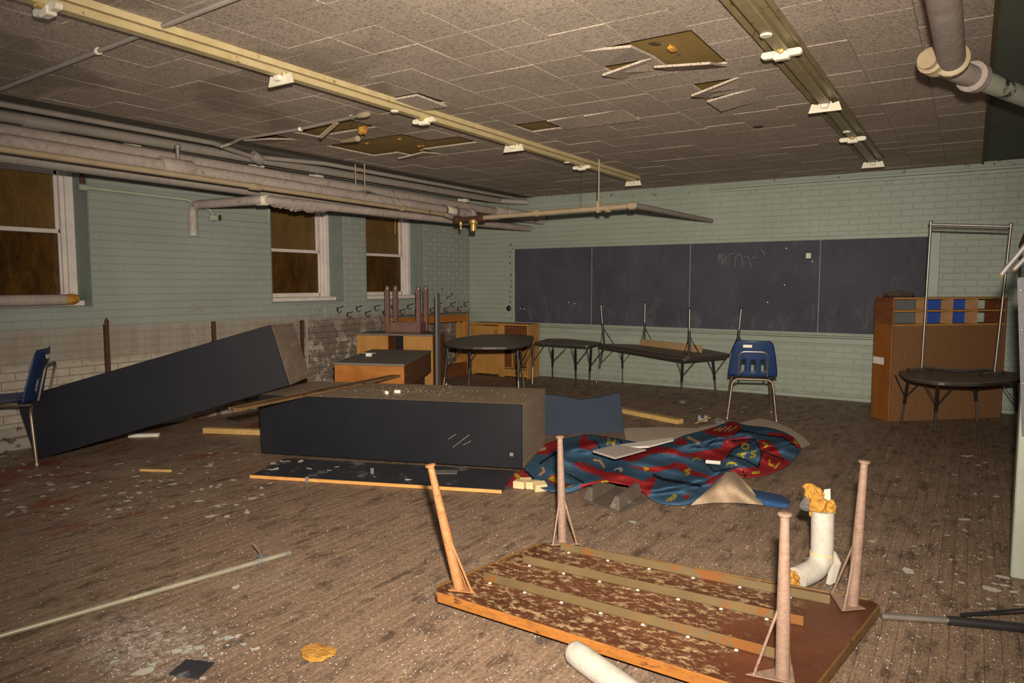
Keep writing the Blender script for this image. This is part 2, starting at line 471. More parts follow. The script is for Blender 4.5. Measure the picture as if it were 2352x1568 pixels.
# ---- ceiling: plaster, backing boards, tiles
ce = struct('ceiling')
M['plaster_grey'] = simple('plaster_grey', '75706a', '827c74', 4, 0.8, world=True, bump=0.2)
M['plaster_dark'] = simple('plaster_green_grey', '4f554a', '5a5f52', 3, 0.75, world=True, bump=0.25)
M['backing'] = simple('ceiling_backing', '76602f', '8d7440', 2.5, 0.8, spot='4a3b22', spot_amt=0.62, spot_scale=5, world=True)
TX0, TX1 = -5.475, 0.035
MB().obox((XL-0.3, Y0, 2.645), (TX0-XL+0.3, 0, 0), (0, YB-Y0+0.2, 0), (0, 0, 0.2)).build('plaster_strip', M['plaster_grey'], ce)
MB().obox((TX0, Y0, 2.665), (TX1-TX0, 0, 0), (0, YB-Y0+0.2, 0), (0, 0, 0.2)).build('backing_boards', M['backing'], ce)
MB().hexa([(TX1-0.02, Y0, 2.650), (XR+0.2, Y0, 2.650), (XR+0.2, YB+0.1, 2.650), (TX1-0.02, YB+0.1, 2.650), (TX1-0.02, Y0, 2.9), (XR+0.2, Y0, 2.9), (XR+0.2, YB+0.1, 2.9), (TX1-0.02, YB+0.1, 2.9)]).build('plaster_strip', M['plaster_dark'], ce)
M['shade_and_clamp'] = simple('edge_shade_and_clamp', '4b443a', '554c40', 5, 0.7, world=True)
MB().obox((TX0-0.16, Y0, 2.628), (0.155, 0, 0), (0, YB-Y0, 0), (0, 0, 0.02)).build('shade_or_trim_strip', M['shade_and_clamp'], ce)  # added dark strip; its colour stands for the shadow band beside the tiles
M['woodtrim'] = simple('brown_edge_trim', '5a3f22', '4a4030', 5, 0.7, world=True)
MB().obox((TX1-0.005, Y0, 2.622), (0.022, 0, 0), (0, YB-Y0, 0), (0, 0, 0.04)).build('shade_or_trim_strip', M['woodtrim'], ce)
def tile_mat():
    t = NT('ceiling_tile'); p = t.pos(); rnd = t.n('ShaderNodeObjectInfo').outputs['Random']; isl = t.n('ShaderNodeNewGeometry').outputs['Random Per Island']
    nz = t.noise(p, 1.1, 4, 0.6); fine = t.noise(p, 75, 5, 0.75)
    c = t.ramp(nz, [(0.3, 'a39585'), (0.7, 'b3a494')])
    c = t.mix(t.math('MULTIPLY', t.step(fine, 0.46, 0.62), 0.8), c, '6b5f51')
    r = t.math('FRACT', t.math('ADD', rnd, isl))
    c = t.mix(t.math('MULTIPLY', r, 0.16), c, '6a5c50')
    # old water stains: brown with their own outline
    st = t.noise(t.mapv(p, (0.9, 1.0, 1)), 1.15, 3, 0.5, 0.5); x, y, z = t.xyz(p)
    lm = t.math('MULTIPLY', t.math('SUBTRACT', 1.0, t.step(x, -3.6, -2.2)), t.math('SUBTRACT', 1.0, t.step(y, 3.6, 5.2)))
    ed = t.math('MULTIPLY', t.step(st, 0.52, 0.60), 0.45)
    c = t.mix(t.math('MULTIPLY', ed, lm), c, '5f5240')
    t.col(c).set(0.85, 0, 0.2); t.bump(fine, 0.5, 0.004); return t.m
M['tile'] = tile_mat()
TP = 0.3185
def col_off(k):
    return 0.58 if k <= 2 else 0.78 if k <= 4 else 0.95 if k <= 8 else 0.30
MISSING = {(3, 2), (14, 6), (14, 7), (13, 6), (13, 7), (12, 6), (12, 7), (11, 7), (8, 6), (13, 4), (12, 4)}
# drooping tiles: (col,row): z offsets at near-left, near-right, far-right, far-left corners (left = -X)
DROOP = {(3, 3): (0.055, 0.085, 0.02, 0.0), (4, 2): (0.0, 0.028, 0.0, 0.0), (4, 3): (0.05, 0.0, 0.0, 0.0), (3, 5): (0.075, 0.0, 0.0, 0.02),
         (3, 6): (0.045, 0.0, 0.0, 0.045), (7, 6): (0.012, 0.0, 0.022, 0.012), (8, 5): (0.0, 0.0, 0.0, 0.0), (6, 6): (0.012, 0.0, 0.02, 0.02),
         (13, 8): (0.06, 0.03, 0.0, 0.0), (14, 4): (0.0, 0.025, 0.02, 0.0), (9, 3): (0.02, 0.02, 0.03, 0.03), (15, 4): (0.03, 0.05, 0.0, 0.0)}
def tile_mesh(w_, l_, dz=(0, 0, 0, 0)):
    e = 0.0022; g = 0.0009; th = 0.0125; m = MB(); a, b = w_/2-g, l_/2-g
    cs = [(-a, -b), (a, -b), (a, b), (-a, b)]; ci = [(-a+e, -b+e), (a-e, -b+e), (a-e, b-e), (-a+e, b-e)]
    v = [(x, y, th-d) for (x, y), d in zip(cs, dz)]+[(x, y, e-d) for (x, y), d in zip(cs, dz)]+[(x, y, -d) for (x, y), d in zip(ci, dz)]
    f = [(0, 3, 2, 1)]
    f = [(0, 1, 2, 3)]
    for i in range(4):
        j = (i+1) % 4; f.append((i+4, j+4, j, i)); f.append((i+8, j+8, j+4, i+4))
    f.append((11, 10, 9, 8)); m.add(v, f); return m
tm = tile_mesh(TP, TP).mesh('ceiling_tile'); tm.materials.append(M['tile'])
items = []
for k in range(-1, 17):
    xa = max(-0.28-TP*(k+1), TX0); xb = min(-0.28-TP*k, TX1)
    if xb-xa < 0.03: continue
    for j in range(-12, 22):
        ya = 2.69+TP*(j+col_off(k)); yb_ = ya+TP
        ya, yb_ = max(ya, Y0), min(yb_, YB)
        if yb_-ya < 0.03 or (k, j) in MISSING: continue
        c = ((xa+xb)/2, (ya+yb_)/2, ZC); q = proj(c)
        vis = q is not None and -60 < q[0] < 2410 and -60 < q[1] < 1600
        d = np.linalg.norm(np.array(c)-CAMP)
        items.append((((ZC-H)/d**3 if vis else 0.0)*(xb-xa)*(yb_-ya)+(1 if (k, j) in DROOP else 0), k, j, xa, xb, ya, yb_))
items.sort(key=lambda i: -i[0]); rest = MB()
for n, (_, k, j, xa, xb, ya, yb_) in enumerate(items):
    dz = DROOP.get((k, j), (0, 0, 0, 0)); sag = 0.0 if any(dz) else random.choice((0, 0, 0, 0.0015, 0.003))
    c = ((xa+xb)/2, (ya+yb_)/2, ZC-sag); full = abs(xb-xa-TP) < 1e-4 and abs(yb_-ya-TP) < 1e-4 and not any(dz)
    if n < 300:
        if full: me = tm
        else:
            me = tile_mesh(xb-xa, yb_-ya, dz).mesh('ceiling_tile'); me.materials.append(M['tile'])
        o = bpy.data.objects.new('ceiling_tile', me); COL.objects.link(o); o.parent = ce; o.location = c; ORG[o.name] = np.zeros(3)
    else:
        mm = tile_mesh(xb-xa, yb_-ya, dz); rest.add([(x+c[0], y+c[1], z+c[2]) for x, y, z in mm.v], mm.f)
o = rest.build('ceiling_tile_field', M['tile'], ce); o['kind'] = 'stuff'

# ---- floor of narrow strip boards
fl = struct('floor')
M['subfloor'] = simple('subfloor', '1f1812', '2a2018', 6, 0.9, world=True)
MB().obox((XL-0.3, Y0, -0.2), (XR-XL+0.5, 0, 0), (0, YB-Y0+0.3, 0), (0, 0, 0.194)).build('subfloor', M['subfloor'], fl)
def floor_mat():
    t = NT('worn_floor_boards'); p = t.pos(); x, y, z = t.xyz(p)
    rnd = t.math('FRACT', t.math('ADD', t.n('ShaderNodeObjectInfo').outputs['Random'], t.n('ShaderNodeNewGeometry').outputs['Random Per Island']))
    gr = t.noise(t.mapv(p, (14, 1.1, 1)), 3.0, 6, 0.65); blot = t.noise(p, 1.6, 5, 0.62); mid = t.noise(t.mapv(p, (2.0, 0.8, 1)), 5.5, 6, 0.7)
    c = t.ramp(gr, [(0.25, '62503f'), (0.5, '7d6754'), (0.8, '917964')])
    c = t.mix(t.math('MULTIPLY', rnd, 0.30), c, '4f4035')
    c = t.mix(t.math('MULTIPLY', t.step(mid, 0.50, 0.66), 0.75), c, '3d3129')
    c = t.mix(t.math('MULTIPLY', t.step(blot, 0.55, 0.70), 0.45), c, '8d7a69')
    fg = t.noise(t.mapv(p, (2.2, 0.8, 1)), 55, 5, 0.75)
    c = t.mix(t.math('MULTIPLY', t.step(fg, 0.48, 0.66), 0.55), c, '3a2e25')
    c = t.mix(t.math('MULTIPLY', t.step(fg, 0.52, 0.36), 0.35), c, 'a08872')
    # chalky plaster dust
    dust = t.noise(p, 26, 6, 0.75); zone = t.noise(p, 0.9, 4, 0.6)
    c = t.mix(t.math('MULTIPLY', t.step(dust, 0.60, 0.72), t.step(zone, 0.36, 0.62)), c, '9c8f83')
    sp = t.voro(p, 75); sz = t.noise(p, 3.1, 4, 0.6)
    rs = t.n('ShaderNodeSeparateColor'); t.l(sp.outputs['Color'], rs.inputs[0])
    dots = t.math('MULTIPLY', t.math('LESS_THAN', sp.outputs['Distance'], 0.23), t.math('LESS_THAN', rs.outputs[0], t.math('MULTIPLY', t.step(sz, 0.35, 0.7), 0.13)))
    c = t.mix(dots, c, 'd8cec2')
    # grimy dark smears and a spill of chalky plaster dust
    sm_ = t.noise(t.mapv(p, (3.2, 1.0, 1), (0, 0, 0.25)), 3.4, 7, 0.74, 0.3)
    c = t.mix(t.math('MULTIPLY', t.step(sm_, 0.54, 0.66), 0.7), c, '33281f')
    dx, dy = t.math('SUBTRACT', x, -2.62), t.math('SUBTRACT', y, 1.46)
    rr_ = t.math('SQRT', t.math('ADD', t.math('MULTIPLY', dx, dx), t.math('MULTIPLY', t.math('MULTIPLY', dy, dy), 2.0)))
    c = t.mix(t.math('MULTIPLY', t.math('SUBTRACT', 1.0, t.step(rr_, 0.05, 0.48)), t.math('MULTIPLY', t.step(dust, 0.42, 0.62), 0.75)), c, 'a89d94')
    # rust red paint stains on the window side
    rm = t.math('MULTIPLY', t.math('SUBTRACT', 1.0, t.step(x, -4.6, -3.4)), t.math('MULTIPLY', t.step(y, 1.4, 2.2), t.math('SUBTRACT', 1.0, t.step(y, 4.3, 5.2))))
    rn = t.noise(t.mapv(p, (1.0, 0.6, 1)), 1.5, 6, 0.72)
    c = t.mix(t.math('MULTIPLY', rm, t.math('MULTIPLY', t.step(rn, 0.52, 0.60), 0.8)), c, '6a2f16')
    t.col(c)
    t.l(t.ramp(mid, [(0.3, 0.42), (0.7, 0.72)]), t.b.inputs['Roughness']); t.b.inputs['Specular IOR Level'].default_value = 0.35
    t.bump(t.math('ADD', gr, t.math('MULTIPLY', dust, 0.6)), 0.35, 0.003); return t.m
M['floor'] = floor_mat()
PW = 0.0572
def plank_mesh(wd, ln):
    g = 0.0005; e = 0.0008; m = MB(); a, b = wd/2-g, ln/2-g; d = 0.008
    m.add([(-a, -b, -d), (a, -b, -d), (a, b, -d), (-a, b, -d), (-a, -b, -e), (a, -b, -e), (a, b, -e), (-a, b, -e), (-a+e, -b+e, 0), (a-e, -b+e, 0), (a-e, b-e, 0), (-a+e, b-e, 0)],
          [(8, 9, 10, 11)]+[(i, (i+1) % 4, (i+1) % 4+4, i+4) for i in range(4)]+[(i+4, (i+1) % 4+4, (i+1) % 4+8, i+8) for i in range(4)])
    return m
LENS = [0.8, 1.1, 1.4, 1.7, 2.0]; pmesh = {}
rnd = random.Random(5); items = []
nx = int((XR-XL)/PW)+1
for i in range(nx):
    xa = XL+i*PW; xb = min(xa+PW, XR); y = Y0-rnd.random()*1.5
    while y < YB:
        L = rnd.choice(LENS); a, b = max(y, Y0), min(y+L, YB); y += L
        if b-a < 0.05: continue
        # visible area estimate
        ar = 0
        for s in (0.1, 0.5, 0.9):
            q = proj((xa, a+(b-a)*s, 0))
            if q and -20 < q[0] < 2372 and 700 < q[1] < 1590:
                k = math.hypot(xa, a+(b-a)*s, H); ar += H/k**3*(b-a)
        items.append((ar, xa, xb, a, b))
items.sort(key=lambda i: -i[0]); rest = MB()
for n, (_, xa, xb, a, b) in enumerate(items):
    c = ((xa+xb)/2, (a+b)/2, 0); key = (round(xb-xa, 4), round(b-a, 4))
    if n < 300:
        if key not in pmesh:
            pmesh[key] = plank_mesh(xb-xa, b-a).mesh('floor_board'); pmesh[key].materials.append(M['floor'])
        o = bpy.data.objects.new('floor_board', pmesh[key]); COL.objects.link(o); o.parent = fl; o.location = c; ORG[o.name] = np.zeros(3)
    else:
        mm = plank_mesh(xb-xa, b-a); rest.add([(x+c[0], yy+c[1], z) for x, yy, z in mm.v], mm.f)
o = rest.build('floor_board_field', M['floor'], fl); o['kind'] = 'stuff'

# ---- trims
M['trim_green'] = simple('trim_paint', '798173', '858c7e', 5, 0.5, spot='6a6654', spot_amt=0.66, spot_scale=12, world=True)
M['trim_white'] = simple('trim_white_paint', '857c6e', '938a7c', 5, 0.5, spot='5a4a3c', spot_amt=0.55, spot_scale=8, world=True)  # white paint tinted darker, with brown spots, for the leaning cabinet's shadow
m = MB(); m.obox((-2.85, YB-0.05, 2.555), (3.6, 0, 0), (0, 0.05, 0), (0, 0, 0.03), 0.005); m.obox((-2.85, YB-0.025, 2.52), (3.6, 0, 0), (0, 0.025, 0), (0, 0, 0.035), 0.004)
t_ = m.build('trim_1', M['trim_green']); t_['kind'] = 'structure'
t_ = MB().obox((XL, YB-0.03, 0), (XR-XL, 0, 0), (0, 0.03, 0), (0, 0, 0.045), 0.006).build('baseboard_back', M['trim_green']); t_['kind'] = 'structure'
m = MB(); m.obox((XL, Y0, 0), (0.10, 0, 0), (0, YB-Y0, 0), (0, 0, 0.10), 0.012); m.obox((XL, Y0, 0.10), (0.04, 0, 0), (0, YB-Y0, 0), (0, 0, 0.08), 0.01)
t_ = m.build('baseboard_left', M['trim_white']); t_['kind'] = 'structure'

# ================================================================== CEILING LIGHTS, PIPES, WALL FITTINGS
M['fixture'] = simple('fixture_cream', 'a39268', 'b5a47c', 9, 0.45, spot='7a5a30', spot_amt=0.63, spot_scale=20, bump=0.05)
M['fixture2'] = simple('fixture_tarnished', '77694a', '8a7c5a', 9, 0.4, spot='5a4426', spot_amt=0.60, spot_scale=14)
M['socket'] = simple('socket_white', 'c0b8a2', 'd0c8b4', 20, 0.4)
M['pipe_lag'] = simple('pipe_lagging', '8d8077', '9e9186', 5, 0.7, bump=0.3, spot='6d6258', spot_amt=0.62, spot_scale=8, world=True, grain=0.35, gscale=26, gcol='5a5048')
M['pipe_yel'] = simple('pipe_cream', '8a7a60', '9a886c', 8, 0.5, spot='4a2f1c', spot_amt=0.63, spot_scale=6, world=True)
M['pipe_green'] = simple('pipe_green_paint', '87907c', '939c88', 6, 0.5, world=True)
M['pipe_grey'] = simple('pipe_grey', '857d73', '91897e', 6, 0.6, world=True, grain=0.3, gscale=22, gcol='5a5248')
M['rust'] = simple('rust', '3c2318', '4f3020', 12, 0.8, bump=0.3, grain=0.4)
M['galv'] = simple('galvanised', '6e6b68', '7f7c78', 14, 0.5, metal=0.35)
M['brass'] = simple('tarnished_brass', 'a08850', 'b89c64', 10, 0.4, metal=0.5)
M['conduit'] = simple('painted_conduit', '7d746a', '8a8176', 6, 0.55, world=True)
M['black'] = simple('black_plastic', '17161a', '201f22', 10, 0.5)
M['foam'] = simple('yellow_foam', '9a6620', 'b88838', 20, 0.9, bump=0.9, bdist=0.012, grain=0.6, gscale=34, gcol='5e3810')

def light_rail(name, label, xc, ends, mids, y0, y1, mat):
    zt = 2.633
    r = thing(name, label, 'ceiling light', (xc, (y0+y1)/2, zt), 'long fluorescent strips on the ceiling')
    m = MB(); L = y1-y0                     # wide reflector tray with turned lips
    prof = [(-0.088, 0), (-0.088, -0.030), (-0.082, -0.030), (-0.080, -0.016), (-0.036, -0.030), (-0.036, -0.0), ]
    poly = [(xc-0.088, y0, zt), (xc-0.088, y0, zt-0.034), (xc-0.078, y0, zt-0.034), (xc-0.074, y0, zt-0.014), (xc-0.034, y0, zt-0.022),
            (xc+0.034, y0, zt-0.022), (xc+0.074, y0, zt-0.014), (xc+0.078, y0, zt-0.034), (xc+0.088, y0, zt-0.034), (xc+0.088, y0, zt)]
    m.prism(poly, (0, L, 0)); m.build('reflector_tray', mat, r)
    MB().obox((xc-0.033, y0+0.01, zt-0.058), (0.066, 0, 0), (0, L-0.02, 0), (0, 0, 0.038), 0.006).build('ballast_channel', mat, r)
    for y in ends:
        e = MB().prism([(xc-0.105, y, zt-0.105), (xc+0.105, y, zt-0.105), (xc+0.085, y, zt-0.045), (xc+0.045, y, zt-0.055), (xc+0.03, y, zt-0.03), (xc-0.03, y, zt-0.03), (xc-0.045, y, zt-0.055), (xc-0.085, y, zt-0.045)], (0, 0.012, 0)).build('end_plate', M['socket'], r)
        k = MB(); k.obox((xc-0.025, y-0.03, zt-0.085), (0.05, 0, 0), (0, 0.03, 0), (0, 0, 0.055), 0.006); k.build('knockout_cover', M['socket'], e)
        for s in (-1, 1): MB().obox((xc+s*0.065-0.018, y+0.012, zt-0.098), (0.036, 0, 0), (0, 0.02, 0), (0, 0, 0.03), 0.005).build('lamp_socket', M['socket'], e)
    for y in mids:
        k = MB()
        for s in (-1, 1):
            pts = [(xc+s*0.03, y, zt-0.085), (xc+s*0.085, y, zt-0.085)]
            for a in np.linspace(-math.pi/2, math.pi/2, 6): pts.append((xc+s*(0.085+0.017*math.cos(a)), y, zt-0.068+0.017*math.sin(a)))
            pts.append((xc+s*0.03, y, zt-0.051)); k.prism(pts[:2]+pts[3:], (0, 0.03, 0))
        k.obox((xc-0.04, y-0.008, zt-0.098), (0.08, 0, 0), (0, 0.046, 0), (0, 0, 0.042), 0.006)
        b = k.build('lamp_holder', M['socket'], r)
        MB().lathe([(0.012, 0), (0.020, 0.004), (0.020, 0.03), (0.010, 0.036)], (xc, y-0.04, zt-0.055), (0, 1, 0), 12).build('starter', M['brass'], b)
        MB().lathe([(0.026, 0), (0.03, 0.006), (0.03, 0.01)], (xc-0.005, y-0.30, zt-0.068), (0, 0, 1), 14).build('knockout_ring', M['socket'], r)
    return r
light_rail('fluorescent_strip', 'cream fluorescent strip without tubes, on the ceiling toward the windows', -3.44, (2.86, 5.38, 8.02), (1.60, 4.15, 6.68), 0.2, 8.03, M['fixture'])
light_rail('fluorescent_strip', 'tarnished fluorescent strip without tubes, beside the broken ceiling tiles', -0.885, (5.28, 8.06), (3.96, 6.60), 0.6, 8.07, M['fixture2'])
# third strip over the windows
r = thing('fluorescent_strip', 'thin fluorescent strip with white end boxes on grey plaster above the windows', 'ceiling light', (-6.27, 5, 2.64), 'long fluorescent strips on the ceiling')
m = MB(); m.obox((-6.30, 3.56, 2.598), (0.06, 0, 0), (0, 4.9, 0), (0, 0, 0.044), 0.008); m.build('reflector_tray', M['conduit'], r)
m = MB(); m.tube(rpath([(-6.16, 0.4, 2.635), (-6.16, 3.2, 2.635), (-6.25, 3.5, 2.60)], 0.2), 0.012, 8); m.build('conduit', M['conduit'], r)
m = MB(); m.tube([(-6.24, 3.6, 2.592), (-6.24, 8.4, 2.592)], 0.010, 8); m.build('conduit', M['conduit'], r)
for y in (3.54, 4.84, 5.64, 8.42):
    MB().prism([(-6.36, y, 2.54), (-6.17, y, 2.54), (-6.20, y, 2.61), (-6.33, y, 2.61)], (0, 0.07, 0)).build('end_box', M['socket'], r)

# ---- pipes along the window wall
def pipe(name, label, pts, r, mat, extra=None, n=14, group=None):
    p0 = pts[0]; t = thing(name, label, 'pipe', p0, group)
    MB().tube(pts, r, n).build('pipe_run', mat, t, smooth='auto')
    for nm, a, b, rr, mt in (extra or []):
        a, b = np.array(a, float), np.array(b, float); L = np.linalg.norm(b-a)
        MB().lathe([(rr*0.93, 0), (rr, 0.008), (rr, L-0.008), (rr*0.93, L)], a, (b-a), 16).build(nm, mt, t, smooth='auto')
    return t
G = 'pipes hung along the window wall'
pipe('insulated_pipe', 'upper lagged pipe along the window wall with two fat elbows at the blackboard wall',
     [(-5.72, 0.2, 2.445), (-5.72, 8.55, 2.385)], 0.055, M['pipe_lag'],
     [('elbow_wrap', (-5.72, 8.45, 2.385), (-5.55, 8.98, 2.34), 0.085, M['pipe_lag']), ('elbow_wrap', (-5.62, 8.6, 2.36), (-5.30, 9.1, 2.30), 0.082, M['pipe_lag'])], group=G)
pipe('insulated_pipe', 'front lagged pipe with a wrapped joint, cut off beside the rusty fitting',
     [(-5.45, 0.2, 2.335), (-5.45, 7.52, 2.255)], 0.056, M['pipe_lag'],
     [('joint_wrap', (-5.45, 3.33, 2.302), (-5.45, 3.60, 2.300), 0.078, M['pipe_lag']), ('clean_band', (-5.45, 6.98, 2.262), (-5.45, 7.16, 2.260), 0.058, M['socket']),
      ('clamp', (-5.45, 6.94, 2.262), (-5.45, 6.97, 2.262), 0.064, M['shade_and_clamp']), ('clamp', (-5.45, 7.17, 2.26), (-5.45, 7.20, 2.26), 0.064, M['shade_and_clamp']), ('end_collar', (-5.45, 7.48, 2.256), (-5.45, 7.55, 2.256), 0.07, M['pipe_lag'])], group=G)
pipe('insulated_pipe', 'lower lagged pipe half hidden behind the cream pipe', [(-5.75, 0.2, 2.285), (-5.75, 7.9, 2.215), (-5.75, 9.08, 2.21)], 0.05, M['pipe_grey'], group=G)
t = pipe('water_pipe', 'thin cream water pipe with rust flakes in front of the lagged pipes', [(-5.30, 0.2, 2.262), (-5.30, 6.80, 2.185)], 0.023, M['pipe_yel'],
     [('coupling', (-5.30, 4.05, 2.214), (-5.30, 4.16, 2.213), 0.031, M['pipe_yel']), ('coupling', (-5.30, 6.0, 2.195), (-5.30, 6.06, 2.194), 0.033, M['pipe_yel']),
      ('elbow', (-5.30, 6.78, 2.186), (-5.24, 6.90, 2.15), 0.034, M['galv'])], group=G)
# lower branch pipe with elbow to the wall drop
pts = rpath([(-6.60, 4.36, 1.86), (-6.60, 4.36, 2.155), (-5.52, 4.36, 2.140), (-5.50, 9.05, 2.170)], 0.10)
pipe('branch_pipe', 'lowest pipe that turns toward the window wall and drops down it', pts, 0.043, M['pipe_lag'],
     [('clean_band', (-5.62, 4.37, 2.141), (-5.51, 4.40, 2.140), 0.049, M['socket']), ('end_cap', (-6.60, 4.36, 1.845), (-6.60, 4.36, 1.90), 0.050, M['pipe_green'])], group=G)
# ragged lagging hanging under the branch pipe
m = MB(); rr = random.Random(3)
rows = []
for i in range(25):
    y = 4.46+i*0.026; h = 0.004+abs(math.sin(i*1.7)+0.6*math.sin(i*0.9+1))*0.022*math.sin(math.pi*(i+1)/26)
    rows.append([(-5.545, y, 2.115), (-5.53, y, 2.095-h*0.6), (-5.50+0.01*math.sin(i*2.3), y, 2.090-h), (-5.465, y, 2.098-h*0.4), (-5.45, y, 2.115)])
m.slab(rows, 0.002)
tag(m.build('torn_lagging', M['pipe_lag'], loc=(-5.5, 4.8, 2.1)), 'torn white lagging hanging under the lowest pipe', 'rag')
# cross pipe with rusty fitting
zc_ = 2.135; yc_ = 6.72
t = thing('water_pipe', 'thin pipe crossing the room from the rusty fitting to the blackboard wall', 'pipe', (-2.86, yc_, zc_))
MB().tube([(-4.72, yc_, zc_-0.02), (-2.88, yc_, zc_+0.01)], 0.027, 12).build('pipe_run', M['pipe_yel'], t, smooth='auto')
MB().tube([(-2.86, yc_-0.02, zc_+0.012), (-2.83, YB, zc_+0.03)], 0.030, 12).build('pipe_run', M['pipe_grey'], t, smooth='auto')
MB().lathe([(0.03, 0), (0.04, 0.01), (0.04, 0.07), (0.03, 0.08)], (-2.93, yc_, zc_+0.01), (1, 0, 0.01), 14).build('elbow', M['pipe_yel'], t, smooth='auto')
for xx in (-4.02, -3.18): MB().lathe([(0.028, 0), (0.042, 0.008), (0.042, 0.05), (0.028, 0.058)], (xx, yc_, zc_-0.002), (1, 0, 0.015), 14).build('coupling', M['pipe_yel'], t, smooth='auto')
f = MB().tube([(-5.06, yc_, zc_-0.03), (-4.72, yc_, zc_-0.02)], 0.030, 12).build('rusty_tee', M['rust'], t, smooth='auto')
MB().lathe([(0.045, 0), (0.05, 0.01), (0.05, 0.06), (0.045, 0.07)], (-5.10, yc_, zc_-0.03), (1, 0, 0.03), 14).build('flange', M['rust'], f, smooth='auto')
MB().lathe([(0.045, 0), (0.05, 0.01), (0.05, 0.06), (0.045, 0.07)], (-4.76, yc_, zc_-0.022), (1, 0, 0.03), 14).build('flange', M['rust'], f, smooth='auto')
MB().lathe([(0.05, 0), (0.052, -0.04), (0.038, -0.05), (0.036, -0.12), (0.024, -0.13)], (-4.84, yc_, zc_-0.04), (0, 0, 1), 14).build('drain_valve', M['brass'], f, smooth='auto')
MB().lathe([(0.02, 0), (0.02, -0.04), (0.013, -0.05), (0.012, -0.09)], (-5.02, yc_, zc_-0.05), (0, 0, 1), 10).build('bleed_valve', M['brass'], f, smooth='auto')
MB().tube([(-5.24, 6.88, 2.152), (-5.17, 6.80, 2.11), (-5.09, yc_, zc_-0.03)], 0.026, 10).build('elbow', M['galv'], t, smooth='auto')
q = PY(1375, 470, yc_)
m = MB(); m.tube([(q[0], yc_, zc_), (q[0], yc_, 2.633)], 0.008, 8); m.build('hanger_rod', M['pipe_yel'], t)
MB().box((q[0], yc_, zc_+0.02), (0.035, 0.05, 0.12), ch=0.004).build('hanger_clip', M['pipe_yel'], t)
m = MB(); q = PY(1338, 386, 6.70); m.tube([(q[0], 6.7, 2.56), (q[0]+0.005, 6.7, 2.40), (q[0]-0.012, 6.7, 2.25), (q[0]-0.01, 6.71, 2.165)], 0.0022, 6)
tag(m.build('hanging_wire', M['black'], loc=(q[0], 6.7, 2.16)), 'thin dark wire hanging from the light strip to the cross pipe', 'wire')
# hanger rods by the front pipe
r = thing('pipe_hanger', 'pair of thin threaded rods carrying the front lagged pipe', 'hanger', (-5.45, 5.7, 2.3))
for (px_, X_) in ((838, -5.45), (817, -5.55)):
    q = PX(px_, 440, X_); MB().tube([(q[0], q[1], 2.31), (q[0], q[1], 2.645)], 0.007, 8).build('rod', M['pipe_yel'], r)
q = PX(838, 448, -5.45); MB().box((-5.47, q[1], 2.345), (0.20, 0.035, 0.018), ch=0.003).build('trapeze_bar', M['galv'], r)
MB().tube([(-5.45, q[1]+0.02, 2.35), (-5.40, q[1]+0.35, 2.31), (-5.33, q[1]+0.36, 2.20)], 0.006, 6).build('wire_tie', M['galv'], r)
# capped stub on the joint wrap
q = (-5.47, 3.50)
MB_ = MB().lathe([(0.016, 0), (0.016, 0.09), (0.024, 0.092), (0.024, 0.12), (0.014, 0.13)], (q[0], q[1], 2.37), (0, 0, 1), 12)
tag(MB_.build('vent_stub', M['galv'], loc=(q[0], q[1], 2.37), smooth='auto'), 'short galvanised stub with a cap on the wrapped pipe joint', 'pipe')
# ceiling conduits above the pipes
pipe('conduit', 'thick grey conduit on the plaster beside the tile edge', [(-6.0, 0.2, 2.585), (-6.0, 2.0, 2.59), (-5.92, 8.9, 2.585), (-5.55, 9.1, 2.56)], 0.042, M['conduit'],
     [('coupling', (-6.0, 2.6, 2.588), (-6.0, 2.86, 2.588), 0.049, M['conduit'])], group='conduits on the plaster strip')
pts = [(-5.72, 0.2, 2.615), (-5.72, 4.0, 2.615), (-5.80, 4.25, 2.60), (-5.86, 4.5, 2.585), (-5.80, 4.9, 2.60), (-5.72, 5.3, 2.615), (-5.70, 9.1, 2.615)]
pipe('conduit', 'thin conduit kinked around the junction box next to the tile edge', pts, 0.022, M['conduit'], [('junction_box', (-5.86, 4.52, 2.60), (-5.86, 4.62, 2.56), 0.05, M['conduit'])], group='conduits on the plaster strip')
# conduit crossing the ceiling near the first strip light
a, b = PZ(0, 205, 2.618), PZ(560, -12, 2.618)
pipe('conduit', 'grey conduit crossing under the stained ceiling tiles', [a-(b-a)*0.05, b+(b-a)*0.25], 0.013, M['conduit'], [('strap', a+(b-a)*0.497, a+(b-a)*0.505, 0.02, M['socket'])], n=8)
# broken conduit with lamp holder over the missing tiles
t = thing('conduit', 'loose cable conduit ending in a lamp holder below the hole in the tiles', 'conduit', PZ(690, 300, 2.6))
pts = [PZ(505, 338, 2.56), PZ(530, 330, 2.60), PZ(555, 318, 2.61), PZ(690, 296, 2.61), PZ(800, 271, 2.60), PZ(822, 266, 2.585)]
MB().tube(pts, 0.013, 8).build('cable_run', M['conduit'], t, smooth='auto')
MB().lathe([(0.014, 0), (0.022, 0.02), (0.022, 0.10), (0.014, 0.12)], PZ(822, 266, 2.582), PZ(848, 261, 2.58)-PZ(822, 266, 2.582), 12).build('lamp_holder', M['pipe_yel'], t, smooth='auto')
a, b = PZ(775, 281, 2.60), PZ(735, 316, 2.50)
MB().bar(a, b, 0.045, 0.006).build('dangling_strap', M['pipe_yel'], t)
for p in ((690, 297), (770, 279), (808, 269)):
    MB().box(PZ(*p, 2.605), (0.03, 0.03, 0.03), rz=0.3, ch=0.004).build('strap', M['socket'], t)
a, b = PZ(785, 325, 2.58), PZ(822, 318, 2.57)
tag(MB().tube([a, (a+b)/2, b], [0.012, 0.02, 0.025], 10).build('broken_conduit_end', M['pipe_yel'], loc=a, smooth='auto'), 'short broken conduit end sticking out by the foam lump', 'conduit')
